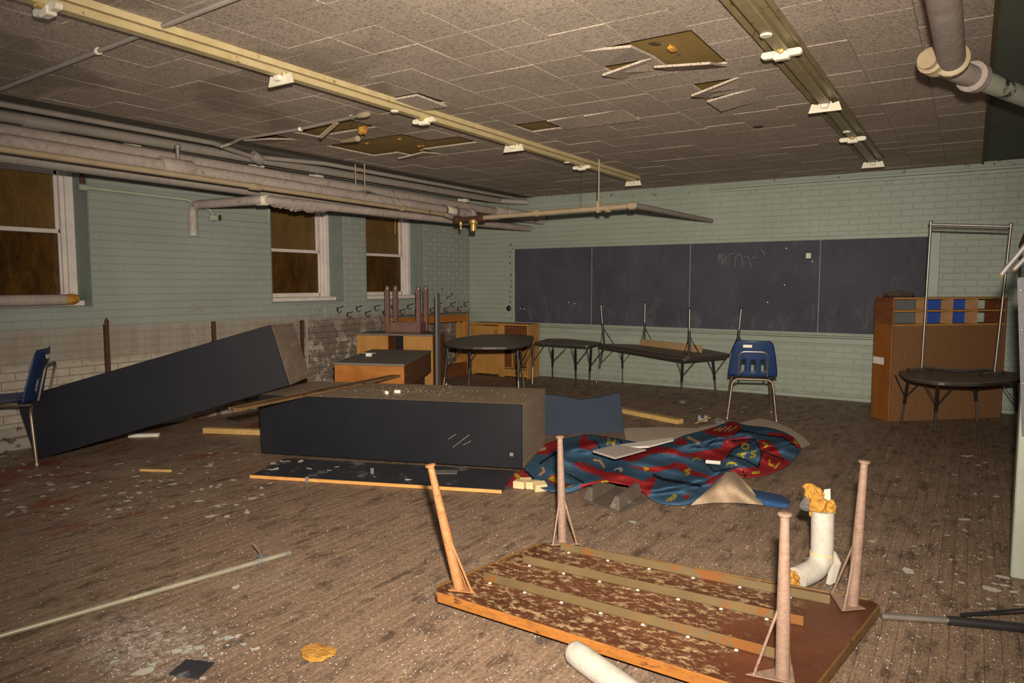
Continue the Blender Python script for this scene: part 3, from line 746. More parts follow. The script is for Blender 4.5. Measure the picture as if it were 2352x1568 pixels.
def lump(c, r, seed, mat, name, label, cat, squash=(1, 1, 1), sub=2, amp=0.35, group=None):
    """irregular torn lump"""
    import bmesh as _b
    bm = _b.new(); _b.ops.create_icosphere(bm, subdivisions=sub, radius=1.0); g = random.Random(seed)
    for v in bm.verts:
        k = 1+(g.random()-0.5)*2*amp; v.co = Vector((v.co.x*r*k*squash[0], v.co.y*r*k*squash[1], v.co.z*r*k*squash[2]))
    me = bpy.data.meshes.new(name); bm.to_mesh(me); bm.free(); me.materials.append(mat)
    o = bpy.data.objects.new(name, me); COL.objects.link(o); o.location = c; ORG[o.name] = np.array(c, float)
    return tag(o, label, cat, group)
lump(PZ(833, 299, 2.59), 0.036, 4, M['foam'], 'foam_lump', 'round yellow foam lump with a pale face hanging in the ceiling hole', 'foam', (1, 1, 0.9))
for i, p in enumerate([(917, 319), (843, 329), (963, 336), (971, 335), (969, 345), (990, 295)]):
    lump(PZ(*p, 2.655), 0.018, 10+i, M['foam'], 'adhesive_dab', 'small yellow dab of tile glue left on the bare ceiling boards', 'glue', (1.5, 1, 0.6), 1, group='glue dabs on the bare ceiling')
lump(PZ(1542, 112, 2.655), 0.028, 33, M['foam'], 'adhesive_dab', 'curled orange dab of tile glue in the single-tile hole by the light strip', 'glue', (1, 1.6, 0.6), 1)

# ---- drain pipe by the right wall
t = thing('drain_pipe', 'thick drain pipe with a tee under the ceiling, white paint peeling off', 'pipe', (-0.12, 4.2, 2.4))
MB().tube([(-0.165, 0.2, 2.47), (-0.13, 4.15, 2.45)], 0.060, 18).build('pipe_run', M['pipe_lag'], t, smooth='auto')
M['pipe_peel'] = simple('peeling_white_paint', '9a9c8c', 'a8a898', 6, 0.5, spot='33332a', spot_amt=0.53, spot_scale=3.4, world=True)
a, b = PZ(2135, 138, 2.45), PZ(2352, 222, 2.45); d = nrm(b-a)
MB().tube([a+d*0.1, a+d*0.55], 0.055, 16).build('tee_body', M['pipe_lag'], t, smooth='auto')
MB().tube([a+d*0.5, a+d*2.2], 0.052, 18).build('pipe_run', M['pipe_peel'], t, smooth='auto')
MB().lathe([(0.03, -0.03), (0.045, -0.03), (0.045, 0.0), (0.062, 0.005), (0.062, 0.05), (0.066, 0.055), (0.066, 0.09), (0.056, 0.10)], a, d, 18).build('cleanout_cap', M['pipe_yel'], t, smooth='auto')
MB().lathe([(0.058, 0), (0.078, 0.012), (0.078, 0.07), (0.06, 0.085)], a+d*0.45, d, 18).build('hub', M['pipe_lag'], t, smooth='auto')
MB().lathe([(0.060, 0), (0.080, 0.01), (0.080, 0.045), (0.062, 0.05)], (-0.131, 4.10, 2.45), (0, 1, 0), 18).build('hub', M['pipe_yel'], t, smooth='auto')

# ---- small pipes on the window wall
t = thing('riser_pipe', 'rust-brown riser with a green side branch beside the boarded window', 'pipe', (-6.6, 3.31, 2.2))
MB().tube([(-6.60, 3.31, 2.24), (-6.60, 3.31, 2.64)], 0.02, 10).build('riser', M['rust'], t, smooth='auto')
MB().tube([(-6.60, 3.33, 2.215), (-6.60, 4.30, 2.205), (-6.56, 4.52, 2.12), (-6.58, 4.60, 2.06)], 0.016, 10).build('branch', M['pipe_green'], t, smooth='auto')
MB().lathe([(0.022, -0.03), (0.03, -0.025), (0.03, 0.03), (0.022, 0.035)], (-6.60, 3.31, 2.215), (0, 1, 0), 12).build('tee', M['pipe_green'], t, smooth='auto')
v = MB().lathe([(0.02, 0), (0.035, 0.01), (0.035, 0.07), (0.02, 0.08)], (-6.57, 4.53, 2.045), (0, 1, 0), 12).build('valve_body', M['pipe_green'], t, smooth='auto')
MB().lathe([(0.012, 0), (0.03, 0.012), (0.03, 0.022), (0.01, 0.026)], (-6.57, 4.63, 2.05), (0.3, 1, 0), 12).build('valve_wheel', M['rust'], v, smooth='auto')
MB().tube([(-6.60, 4.62, 2.05), (-6.61, 5.28, 2.045), (-6.61, 5.30, 2.2)], 0.012, 8).build('branch', M['pipe_green'], t, smooth='auto')
t = MB().tube([(-6.60, 5.31, 2.2), (-6.60, 5.31, 2.64)], 0.018, 10).build('riser_pipe', M['rust'], loc=(-6.6, 5.31, 2.2), smooth='auto')
tag(t, 'plain rust-brown riser pipe at the edge of the middle window', 'pipe')
# rusted radiator brackets on the lower wall
for i, (px_, y0_, y1_) in enumerate(((245, 745, 905), (492, 738, 800), (695, 735, 860))):
    a, b = PX(px_, y0_, XL+0.02), PX(px_, y1_, XL+0.02)
    t = thing('radiator_bracket', ['tall rusted angle bracket on the wall above the leaning cabinet', 'short rusted bracket stub among peeling paint under the wall valve', 'rusted bracket with a grey conduit below the middle window'][i], 'bracket', (XL, a[1], b[2]))
    m = MB(); m.obox((XL, a[1]-0.025, b[2]), (0.045, 0, 0), (0, 0.012, 0), (0, 0, a[2]-b[2])); m.obox((XL, a[1]-0.025, b[2]), (0.012, 0, 0), (0, 0.05, 0), (0, 0, a[2]-b[2])); m.build('angle_iron', M['rust'], t)
    if i == 0: MB().lathe([(0.018, 0), (0.02, 0.03), (0.005, 0.06)], (XL+0.02, a[1], a[2]), (0, 0, 1), 10).build('finial', M['rust'], t)
    if i == 2: MB().tube([(XL+0.03, a[1]+0.05, 0.25), (XL+0.03, a[1]+0.05, a[2])], 0.014, 8).build('conduit_drop', M['conduit'], t, smooth='auto')
# lagged pipe lying on the sill of the first window
t = thing('insulated_pipe', 'lagged pipe with a torn yellow end lying along the first window sill', 'pipe', (XL-0.05, 2.9, 1.23))
a, b = PX(150, 690, XL-0.04), PX(-60, 695, XL-0.04)
MB().tube([(XL-0.05, 2.26, 1.232), (XL-0.05, a[1], 1.232)], 0.048, 14).build('lagging', M['pipe_lag'], t, smooth='auto')
MB().tube([(XL-0.05, a[1], 1.232), (XL-0.05, a[1]+0.06, 1.236), (XL-0.05, a[1]+0.11, 1.24)], [0.046, 0.05, 0.035], 9).build('torn_end', M['foam'], t)

# ---- coat hook board on the window wall
t = thing('coat_hook_board', 'green painted board with two rows of black coat hooks on the wall', 'hook board', (XL, 7.6, 1.0))
MB().obox((XL+0.006, 6.10, 0.925), (0.018, 0, 0), (0, 2.98, 0), (0, 0, 0.165), 0.004).build('board', M['wall_l'], t)
def hook(y, z):
    m = MB(); x0 = XL+0.024
    m.obox((x0, y-0.012, z-0.02), (0.005, 0, 0), (0, 0.024, 0), (0, 0, 0.05), 0.001)
    m.tube([(x0, y, z+0.02), (x0+0.04, y+0.012, z+0.03), (x0+0.075, y+0.03, z+0.045)], 0.006, 6)
    m.tube([(x0, y, z-0.01), (x0+0.025, y+0.004, z-0.035), (x0+0.05, y+0.01, z-0.03), (x0+0.055, y+0.012, z-0.005)], 0.006, 6)
    return m
for i in range(9):
    for row, z in ((0, 1.045), (1, 0.975)):
        y = 6.30+i*0.33+row*0.165
        if y < 9.0: hook(y, z).build('coat_hook', M['black'], t)

# ---- partition end and metal plate by the right edge
M['post'] = simple('flaking_green_paint', '84887a', '929686', 7, 0.6, spot='6b6552', spot_amt=0.60, spot_scale=9, bump=0.3, stretch=(1, 1, 0.5))
t = MB().obox((0.2125, 4.0, 0), (XR-0.2125, 0, 0), (0, 0.14, 0), (0, 0, 1.40), 0.006).build('trim_2', M['post']); t['kind'] = 'structure'
t = thing('metal_plate', 'galvanised metal plate bolted to the end of the low partition', 'metal plate', (0.25, 3.98, 0.7))
p1, p2 = PY(2336, 637, 3.975), PY(2347, 1000, 3.975)
M['plate'] = simple('dull_zinc_plate', '4c4a4d', '59575a', 6, 0.6, grain=0.3)
MB().prism([p1, p2, (0.6, 3.975, p2[2]), (0.6, 3.975, p1[2])], (0, -0.006, 0)).build('sheet', M['plate'], t)
for p in ((2344, 666), (2347, 757), (2349, 880)):
    MB().lathe([(0.006, 0), (0.006, 0.004), (0.003, 0.006)], PY(*p, 3.969), (0, -1, 0), 10).build('bolt', M['galv'], t)
t = thing('torn_cladding', 'torn brown sheet and two metal tubes with orange ends jutting past the partition', 'scrap', (0.25, 3.95, 1.45))
a = PY(2318, 560, 3.95)
pts = [[PY(x, y, yy) for x, y in row] for yy, row in ((3.95, [(2338, 640), (2340, 560), (2352, 532), (2380, 520)]), (4.10, [(2345, 640), (2350, 560), (2362, 532), (2390, 520)]))]
MB().slab(pts, (0, 0, -0.004)).build('bent_sheet', M['rust'], t)
for p0, p1 in (((2352, 560), (2300, 630)), ((2360, 585), (2330, 618))):
    d_ = PY(*p1, 3.93); s_ = MB().tube([PY(*p0, 3.93)+np.array([0.05, 0, 0.06]), d_], 0.012, 10).build('metal_tube', M['galv'], t, smooth='auto')
    lump(d_, 0.009, int(p0[0]), M['foam'], 'tube_end', None, None, sub=1).parent = s_
    bpy.context.view_layer.objects
for o in list(bpy.data.objects):
    if o.name.startswith('tube_end') and o.parent: o.location = o.location-Vector(ORG[o.parent.name])
# electrical box on the back wall low right
q = PY(2325, 905, 7.0)

# ================================================================== BLACKBOARD
def board_mat():
    t = NT('slate_blackboard'); p = t.pos(); n1 = t.noise(t.mapv(p, (2.6, 1, 1.0)), 2.4, 7, 0.75, 0.4); n2 = t.noise(p, 1.4, 5, 0.65); n3 = t.noise(p, 24, 5, 0.75)
    c = t.ramp(n2, [(0.3, '33323a'), (0.7, '403f46')])
    x, y, z = t.xyz(p); low = t.math('SUBTRACT', 1.0, t.step(z, 0.8, 1.25))
    c = t.mix(t.math('MULTIPLY', t.step(n1, 0.48, 0.72), t.math('ADD', t.math('MULTIPLY', low, 0.45), 0.22)), c, '5c5c60')
    c = t.mix(t.math('MULTIPLY', t.step(n3, 0.66, 0.72), 0.5), c, '7e7e80')
    t.col(c).set(0.75, 0, 0.25); return t.m
M['slate'] = board_mat()
M['chalk'] = simple('chalk', '5e5e62', '7c7c7e', 30, 0.9); M['paper'] = simple('paper', 'b9b2a6', 'c8c2b6', 12, 0.8)
M['ink_and_shade'] = simple('ink_and_shade', '3a342c', '463f36', 20, 0.8)
bb = thing('blackboard', 'long slate blackboard of four panels with faint chalk scribbles and a chalk tray', 'blackboard', (-3.1, YB, 0.78))
seams = [BX0]+[float(PY(x, 660, YB)[0]) for x in (1360, 1585, 1882)]+[BX1]
for a, b in zip(seams, seams[1:]):
    MB().obox((a+0.004, YB-0.014, BZ0+0.02), (b-a-0.008, 0, 0), (0, 0.014, 0), (0, 0, BZ1-BZ0-0.04), 0.002).build('slate_panel', M['slate'], bb)
for a in seams[1:-1]:
    MB().obox((a-0.006, YB-0.016, BZ0+0.02), (0.012, 0, 0), (0, 0.012, 0), (0, 0, BZ1-BZ0-0.04)).build('seam_strip', M['chalk'], bb)
MB().obox((BX0-0.035, YB-0.03, BZ1-0.02), (BX1-BX0+0.05, 0, 0), (0, 0.03, 0), (0, 0, 0.05), 0.006).build('top_frame', M['trim_green'], bb)
MB().obox((BX0-0.04, YB-0.03, BZ0), (0.045, 0, 0), (0, 0.03, 0), (0, 0, BZ1-BZ0), 0.006).build('side_frame', M['trim_green'], bb)
MB().obox((BX1-0.005, YB-0.025, 0.8), (0.12, 0, 0), (0, 0.025, 0), (0, 0, 1.16), 0.006).build('side_frame', M['trim_green'], bb)
m = MB(); m.obox((BX0-0.04, YB-0.075, BZ0-0.035), (BX1-BX0+0.06, 0, 0), (0, 0.075, 0), (0, 0, 0.022), 0.005); m.build('chalk_tray', M['trim_green'], bb)
MB().obox((BX0-0.04, YB-0.04, BZ0-0.11), (BX1-BX0+0.06, 0, 0), (0, 0.04, 0), (0, 0, 0.07), 0.006).build('bottom_frame', M['trim_green'], bb)
def stroke(pts, wd, parent, mat, name, yoff=0.0165):
    P = [PY(1580+x/7.35, 550+y/7.35, YB-yoff) for x, y in pts]; m = MB()
    for a, b in zip(P, P[1:]):
        d = nrm(b-a); n = np.cross(d, (0, 1, 0))*wd/2
        m.prism([a-n-d*wd*0.3, b-n+d*wd*0.3, b+n+d*wd*0.3, a+n-d*wd*0.3], (0, -0.0008, 0))
    return m.build(name, mat, parent)
for pts in ([(520, 370), (530, 230), (552, 310), (575, 220), (590, 300), (602, 410)], [(560, 310), (575, 420)], [(632, 260), (645, 400)], [(662, 310), (690, 260), (740, 235), (782, 240)],
            [(800, 450), (798, 340), (818, 275), (855, 240), (900, 275), (925, 350), (920, 460)], [(950, 292), (985, 268), (1020, 300), (1045, 380), (1072, 470)],
            [(1088, 305), (1140, 308), (1155, 268)], [(1222, 170), (1272, 195), (1295, 270)]):
    stroke(pts, 0.006, bb, M['chalk'], 'chalk_stroke')
q = PY(1857, 587, YB-0.017); MB().box(q, (0.055, 0.002, 0.062)).build('paper_square', M['paper'], bb)
for p in ((1806, 570), (1866, 600), (1802, 654), (1763, 694), (1195, 708), (1204, 710), (1306, 694), (1320, 697)):
    q = PY(*p, YB-0.017); MB().box(q, (0.016, 0.002, 0.012), ry=0.5).build('paper_scrap', M['paper'], bb)
# letter strip at the left edge of the board
t = thing('letter_strip', 'narrow paper strip of small handwritten letters beside the blackboard', 'letter strip', (-5.87, YB-0.01, 1.0))
q0, q1 = PY(1172, 556, YB-0.008), PY(1172, 735, YB-0.008)
MB().obox((q0[0]-0.04, YB-0.012, q1[2]), (0.075, 0, 0), (0, 0.006, 0), (0, 0, q0[2]-q1[2])).build('paper_backing', M['trim_green'], t)
g = random.Random(8)
for i, y in enumerate((562, 577, 590, 604, 619, 631, 645, 658, 670, 682, 694, 730)):
    q = PY(1173, y, YB-0.013); m = MB(); s = 0.022
    gl = [(-1, -1), (0, 1), (1, -1), (0.5, 0), (-0.5, 0)] if i == 0 else [(g.uniform(-1.2, 1.2), g.uniform(-1, 1)) for _ in range(4)]
    for a, b in zip(gl, gl[1:]):
        a3 = q+np.array([a[0]*s, 0, a[1]*s]); b3 = q+np.array([b[0]*s, 0, b[1]*s]); d = nrm(b3-a3); n = np.cross(d, (0, 1, 0))*0.004
        m.prism([a3-n, b3-n, b3+n, a3+n], (0, -0.001, 0))
    m.build('letter', M['ink_and_shade'], t)
q = PY(1168, 708, YB-0.02); MB().lathe([(0.045, 0), (0.04, 0.012), (0.02, 0.02)], q+np.array([0, 0.01, 0]), (0, -1, 0), 12).build('black_knob', M['black'], t)
# thin pipe below the board
a, b = PY(1765, 835, YB-0.03), PY(2005, 846, YB-0.03)
t = MB().tube([(a[0]-0.6, YB-0.03, (a[2]+b[2])/2), (b[0], YB-0.03, (a[2]+b[2])/2)], 0.012, 8).build('surface_conduit', M['pipe_green'], loc=(a[0], YB-0.03, a[2]), smooth='auto')
tag(t, 'thin green conduit on the wall between the blue chair and the cubby cabinet', 'conduit')

# ================================================================== FALLEN CABINETS
def cab_black(name, seed):
    t = NT(name); p = t.obj(); n = t.noise(p, 2.0, 5, 0.6); sc = t.noise(t.mapv(p, (1, 1, 1), (0.4, 0.6, 0.2)), 30, 4, 0.7)
    c = t.ramp(n, [(0.3, '101014'), (0.7, '17171b')]); c = t.mix(t.math('MULTIPLY', t.step(sc, 0.70, 0.78), 0.4), c, '3a3834'); t.col(c).set(0.6, 0, 0.2); return t.m
M['cab_black'] = cab_black('black_laminate', 1)
M['cab_brown'] = simple('dusty_brown_laminate', '7a6955', '8a7862', 3, 0.6, spot='9a8a78', spot_amt=0.60, spot_scale=9, bump=0.08)
M['cab_end'] = simple('scuffed_cabinet_end', '79685a', '8c7b6c', 4, 0.6, spot='93837a', spot_amt=0.56, spot_scale=3, stretch=(1, 1, 3))
def cabinet(name, label, o, u, v, w_):
    """u long, v up, w away; black long face at w=0"""
    c = o+u/2
    t = thing(name, label, 'cabinet', (c[0], c[1], 0.0)); nu, nv, nw = nrm(u), nrm(v), nrm(w_); th = 0.018
    MB().obox(o, u, v, nw*th, 0.003).build('black_side', M['cab_black'], t)
    MB().obox(o+nw*th+nv*(np.linalg.norm(v)-th), u, nv*th, w_-nw*th, 0.003).build('top_side', M['cab_brown'], t)
    MB().obox(o+nw*th, u, nv*th, w_-nw*th, 0.003).build('bottom_side', M['cab_brown'], t)
    for a, nm in ((o+nw*th+nv*th, 'end_panel'), (o+u-nu*th+nw*th+nv*th, 'end_panel')):
        MB().obox(a, nu*th, v-nv*2*th, w_-nw*th, 0.003).build(nm, M['cab_end'], t)
    MB().obox(o+nw*(np.linalg.norm(w_)-0.01)+nv*th+nu*th, u-nu*2*th, v-nv*2*th, nw*0.008).build('rear_panel', M['cab_brown'], t)
    return t
# leaning cabinet
BLc = PZ(85, 1060, 0.0); BRc = PZ(665, 888, 0.56); u = BRc-BLc; un = nrm(u)
v = np.array([-0.124, -0.068, 0.48]); v = v-un*(v @ un); v = nrm(v)*0.50; w_ = np.cross(un, nrm(v))
if w_[1] < 0: w_ = -w_
c1 = cabinet('storage_cabinet', 'black cabinet tipped over with one end propped on another cabinet', BLc+np.array([0, 0, 0.012]), u, v, w_*0.79)
# lying cabinet
o2 = PZ(600, 1040, 0.0255); p2 = PZ(1200, 1077, 0.034); q2 = PZ(1252, 1020, 0.034)
u2 = p2-o2; u2n = nrm(u2); w2 = q2-p2; w2 = w2-u2n*(w2 @ u2n)
HC2 = 0.47
v2 = np.cross(u2n, nrm(w2)); v2 = v2 if v2[2] > 0 else -v2
c2 = cabinet('storage_cabinet', 'black cabinet lying on its back on a fallen door panel', o2, u2, v2*HC2, w2)
def ontop(x, y, off=0.0):
    d = ray(x, y); tt = ((o2+v2*(HC2+off)-CAMP) @ v2)/(d @ v2); return CAMP+d*tt
# chalky scratches and a small sticker on the black side
d_ = nrm(np.cross(u2n, (0, 0, 1)))
def onface(x, y):
    d = ray(x, y); n = np.cross(u2n, (0, 0, 1)); tt = ((o2-CAMP) @ n)/(d @ n); return CAMP+d*tt-nrm(w2)*0.001
for a, b in (((1040, 1027), (1078, 998)), ((1030, 1008), (1047, 997)), ((1064, 1022), (1082, 1012))):
    MB().bar(onface(*a), onface(*b), 0.004, 0.0015, upv=w2).build('scratch', M['chalk'], c2)
MB().bar(onface(1171, 1043), onface(1179, 1043.5), 0.025, 0.0015, upv=w2).build('sticker', M['galv'], c2)
# door panel under it
M['door_edge'] = simple('raw_wood_edge', 'b07a3c', 'c89452', 10, 0.7, spot='6a4320', spot_amt=0.66, spot_scale=12, stretch=(1, 1, 4))
M['door_black'] = simple('dusty_black_board', '26252a', '333237', 2.5, 0.55, spot='62605e', spot_amt=0.57, spot_scale=5)
e0, e1 = PZ(573, 1091, 0.024), PZ(1152, 1126, 0.024); dd = nrm(e1-e0); nn = np.array([-dd[1], dd[0], 0])
t = thing('cabinet_door', 'black door panel with a raw wooden edge flat on the floor under the lying cabinet', 'door panel', (e0+e1)/2*np.array([1, 1, 0]))
MB().obox(e0-np.array([0, 0, 0.022])+nn*0.014, e1-e0, nn*0.50, (0, 0, 0.021), 0.002).build('panel', M['door_black'], t)
MB().obox(e0-np.array([0, 0, 0.022]), e1-e0, nn*0.0135, (0, 0, 0.0225), 0.002).build('edge_strip', M['door_edge'], t)
for p, a in (((854, 1088), 0.3), ((704, 1108), 1.2)):
    q = PZ(*p, 0.024 if p[0] == 854 else 0.0)
    h = thing('hinge', ['small chrome hinge standing on the black door panel', 'small chrome hinge on the floor boards by the raw wooden edge'][p[0] == 704], 'hinge', q)
    MB().box(q+np.array([0, 0, 0.021]), (0.018, 0.006, 0.04), rz=a, ch=0.001).build('plate', M['galv'], h)
    MB().lathe([(0.006, 0), (0.006, 0.045)], q+np.array([0.012, 0, 0]), (0, 0, 1), 8).build('knuckle', M['galv'], h)
# plank across the lying cabinet
M['plank'] = simple('weathered_plank', '5a4228', '6e5232', 6, 0.7, spot='3a2a1a', spot_amt=0.56, spot_scale=9, stretch=(0.4, 0.4, 1))
a, b = ontop(914, 861, 0.002), ontop(527, 941, 0.002); d = nrm(b-a); n = np.array([-d[1], d[0], 0]); 
if n[0] > 0: n = -n
t = thing('plank', 'long thin plank with an orange edge laid across the lying cabinet and overhanging it', 'plank', (a+b)/2)
MB().obox(a, b-a, -n*0.10, (0, 0, 0.018), 0.002).build('board', M['plank'], t)
MB().obox(a+(b-a)*0.55, (b-a)*0.45, n*0.004, (0, 0, 0.018), 0.001).build('raw_edge', M['door_edge'], t)

# ================================================================== TABLES
M['tt_dark'] = simple('dark_laminate_top', '5c5148', '6b5c50', 3, 0.5, spot='6b6058', spot_amt=0.63, spot_scale=12)
M['tt_edge'] = simple('dark_edge_band', '2c2826', '37312d', 6, 0.45)
M['leg_black'] = simple('black_leg', '1d1b1c', '262324', 8, 0.4); M['chrome'] = simple('chrome', '76716a', '8c867e', 20, 0.38, metal=0.75)
def adj_leg(t, top, foot, br=0.16, split=0.55, zt=None):
    top, foot = np.array(top, float), np.array(foot, float); mid = top+(foot-top)*split
    L = MB().tube([top, mid], 0.0145, 10).build('leg', M['leg_black'], t, smooth='auto')
    MB().tube([mid-(foot-top)*0.01, foot], 0.0105, 10).build('lower_leg', M['chrome'], L, smooth='auto')
    MB().lathe([(0.016, 0), (0.016, 0.01), (0.010, 0.02)], foot, top-foot, 10).build('glide', M['leg_black'], L, smooth='auto')
    k = top+(foot-top)*0.42
    for an in (0.6, 2.4):
        e = top+np.array([math.cos(an)*br, math.sin(an)*br, 0])
        MB().tube([k, e], 0.0045, 6).build('brace', M['leg_black'], L)
def round_poly(pts, rad, n=5):
    P = [np.array(p, float) for p in pts]; out = []
    for i in range(len(P)):
        a, b, c = P[i-1], P[i], P[(i+1) % len(P)]; la, lc = np.linalg.norm(a-b), np.linalg.norm(c-b); r = min(rad, la*0.45, lc*0.45)
        out += arc(b+(a-b)/la*r, b, b+(c-b)/lc*r, n)
    return out
def poly_table(name, label, poly, zt, legs, th=0.028, rad=0.06, group=None, updown=False):
    c = sum(np.array(p[:2]) for p in poly)/len(poly)
    t = thing(name, label, 'table', (c[0], c[1], 0 if not updown else zt-th), group)
    P = round_poly([(p[0], p[1], zt) for p in poly], rad)
    top = MB().prism(P, (0, 0, -th)).build('tabletop', M['tt_dark'], t, bev=0.004)
    m = MB(); n = len(P); ctr = sum(P)/n
    out = [p+nrm((p-ctr)*np.array([1, 1, 0]))*0.003 for p in P]
    for i in range(n):
        j = (i+1) % n; m.add([out[i]-np.array([0, 0, 0.003]), out[j]-np.array([0, 0, 0.003]), out[j]-np.array([0, 0, th-0.003]), out[i]-np.array([0, 0, th-0.003])], [(0, 1, 2, 3)])
    m.build('edge_band', M['tt_edge'], top)
    for a, b in legs: adj_leg(t, a, b)
    return t
GT = 'dark activity tables along the blackboard wall'
def lg(tp, ft, z): return (PZ(tp[0], tp[1], z), PZ(ft[0], ft[1], 0.0))
# T1
z1 = 0.65
def XYZ(pts, z): return [PZ(x, y, z) for x, y in pts]
P1 = XYZ([(1012, 789), (1045, 776), (1110, 767), (1210, 765), (1226, 771), (1222, 787), (1190, 797), (1060, 797)], z1)
P1 = [np.array([p[0], min(p[1], 8.60), p[2]]) for p in P1]
l1 = []
for tp, off in (((1029, 799), (-0.05, -0.06)), ((1057, 800), (-0.06, 0.05)), ((1189, 804), (0.05, -0.05)), ((1204, 810), (0.0, 0.06))):
    a = PZ(*tp, z1-0.03); l1.append((a, (a[0]+off[0], a[1]+off[1], 0.0)))
l1[1] = ((-5.35, 7.35, z1-0.03), (-5.42, 7.40, 0)); l1[3] = ((-4.86, 7.75, z1-0.03), (-4.84, 7.83, 0))
poly_table('activity_table', 'dark oval activity table in front of the corner cabinet', P1, z1, l1, rad=0.25, group=GT)
# T2
z2 = 0.585
P2 = [(-4.93, 8.16), (-5.08, 8.66), (-4.95, 8.90), (-4.12, 8.82), (-4.10, 8.28)]
P2 = [tuple(PZ(1226, 786, z2)[:2]), tuple(PZ(1258, 777, z2)[:2]), tuple(PZ(1300, 777, z2)[:2]), tuple(PZ(1385, 786, z2)[:2]), tuple(PZ(1352, 793, z2)[:2])]
poly_table('activity_table', 'dark activity table between the oval table and the stacked tables', P2, z2,
           [lg((1322, 801), (1323, 884), z2-0.03), lg((1270, 800), (1269, 866), z2-0.03), lg((1358, 801), (1353, 891), z2-0.03), ((-4.95, 8.25, z2-0.03), (-4.92, 8.17, 0))], rad=0.08, group=GT)
# T3 right way up, T4 upside down on it
z3 = 0.515
P3 = [(-2.72, 7.86), (-2.38, 8.44), (-3.0, 9.02), (-4.10, 9.02), (-4.28, 8.80)]
poly_table('activity_table', 'dark activity table standing under the upturned table', P3, z3,
           [((-2.80, 8.05, z3-0.03), PZ(1565, 913, 0)), ((-2.56, 8.42, z3-0.03), PZ(1645, 910, 0)), ((-3.95, 8.92, z3-0.03), PZ(1430, 880, 0)), ((-4.17, 8.78, z3-0.03), (-4.24, 8.72, 0))], rad=0.06, group=GT)
z4 = z3+0.0315
P4 = [(-2.68, 7.84), (-2.34, 8.42), (-2.95, 9.03), (-3.92, 9.03), (-4.36, 8.90)]
t4 = poly_table('activity_table', 'activity table turned upside down on another table, legs in the air', P4, z4, [], rad=0.06, group=GT, updown=True)
for px_, tp, b in ((0, (1380, 697), PY(1388, 780, 8.84)), (0, (1482, 693), PY(1480, 780, 8.95)), (0, (1584, 706), PY(1583, 814, 8.0)), (0, (1703, 705), PY(1692, 790, 8.42))):
    a = np.array([b[0], b[1], z4]); tpw = PV(a, *tp); foot = np.array([tpw[0], tpw[1], tpw[2]])
    adj_leg(t4, a, foot, br=0.13, split=0.52)
M['paleboard'] = simple('pale_board', '8a704e', '9a7f5a', 6, 0.7, stretch=(1, 1, 3))
a, b = PY(1470, 780, 8.93), PZ(1612, 810, z4+0.004); a[2] = z4+0.004
t = thing('wood_board', 'pale wooden board leaning on the upturned table between its legs', 'board', (a+b)/2)
n = nrm(np.cross(b-a, (0, 0, 1)))
MB().obox(a, b-a, np.array([0, 0, 0.085])-n*0.02, n*0.012, 0.002).build('board', M['paleboard'], t)
# T-right with garment rack
zr = 0.535
PR = XYZ([(2062, 851), (2085, 868), (2155, 878), (2250, 880), (2345, 872), (2344, 856), (2296, 851), (2120, 845)], zr)
PR = [np.array([p[0], min(p[1], 0.931*p[0]+8.54-0.03), p[2]]) for p in PR]
poly_table('activity_table', 'dark kidney-shaped table carrying the chrome garment rack', PR, zr,
           [lg((2087, 866), (2070, 970), zr-0.03), lg((2155, 880), (2147, 992), zr-0.03), ((0.06, 8.2, zr-0.03), PZ(2245, 970, 0)), lg((2332, 876), (2338, 1000), zr-0.03)], rad=0.10)
t = thing('garment_rack', 'tall chrome garment rack standing on the kidney-shaped table', 'rack', (-0.1, 7.75, zr))
yr = 7.78
A0, A1 = PY(2117, 846, yr), PY(2138, 515, yr); B0, B1 = PY(2285, 840, yr), PY(2322, 520, yr)
A0[2] = zr+0.02; B0[2] = zr+0.02
for a, b in ((A0, A1), (B0, B1)):
    p = MB().tube([a, b], 0.0115, 10).build('upright', M['chrome'], t, smooth='auto')
    MB().lathe([(0.016, 0), (0.018, 0.01), (0.016, 0.03), (0.006, 0.036)], b, (0, 0, 1), 10).build('end_cap', M['chrome'], p, smooth='auto')
MB().tube([A1, B1], 0.012, 10).build('hanging_rail', M['chrome'], t, smooth='auto')
MB().tube([A1-np.array([0, 0, 0.035]), B1-np.array([0, 0, 0.035])], 0.009, 8).build('lower_rail', M['chrome'], t, smooth='auto')
MB().tube([A0+np.array([0, 0, 0.03]), (A0+B0)/2+np.array([0, 0.02, 0.005]), B0+np.array([0, 0, 0.05])], 0.010, 8).build('base_tie', M['tt_edge'], t, smooth='auto')
for c_, s in ((A0, 1), (B0, 1)):
    pts = [c_+np.array([-0.10, -0.14, 0.004]), c_+np.array([-0.04, -0.06, 0.012]), c_+np.array([0, 0, 0.012]), c_+np.array([0.04, 0.05, 0.012]), c_+np.array([0.07, 0.10, 0.004])]
    b_ = MB().tube(pts, 0.012, 8).build('base_foot', M['chrome'], t, smooth='auto')
    for e in (pts[0], pts[-1]): MB().lathe([(0.004, -0.012), (0.018, -0.010), (0.018, 0.010), (0.004, 0.012)], e+np.array([0, 0, 0.002]), (1, 0.3, 0), 12).build('caster', M['black'], b_, smooth='auto')
# small electrical box strapped to the table leg
q = PZ(2335, 905, 0.40)
t = thing('socket_box', 'small grey electrical socket box beside the rack table leg', 'socket box', (0.47, 7.75, 0.33))
MB().box((0.40, 7.79, 0.36), (0.07, 0.045, 0.10), rz=0.3, ch=0.008).build('housing', M['galv'], t)
for dz in (0.02, -0.02): MB().box((0.388, 7.765, 0.36+dz), (0.02, 0.006, 0.014), rz=0.3).build('socket_face', M['black'], t)

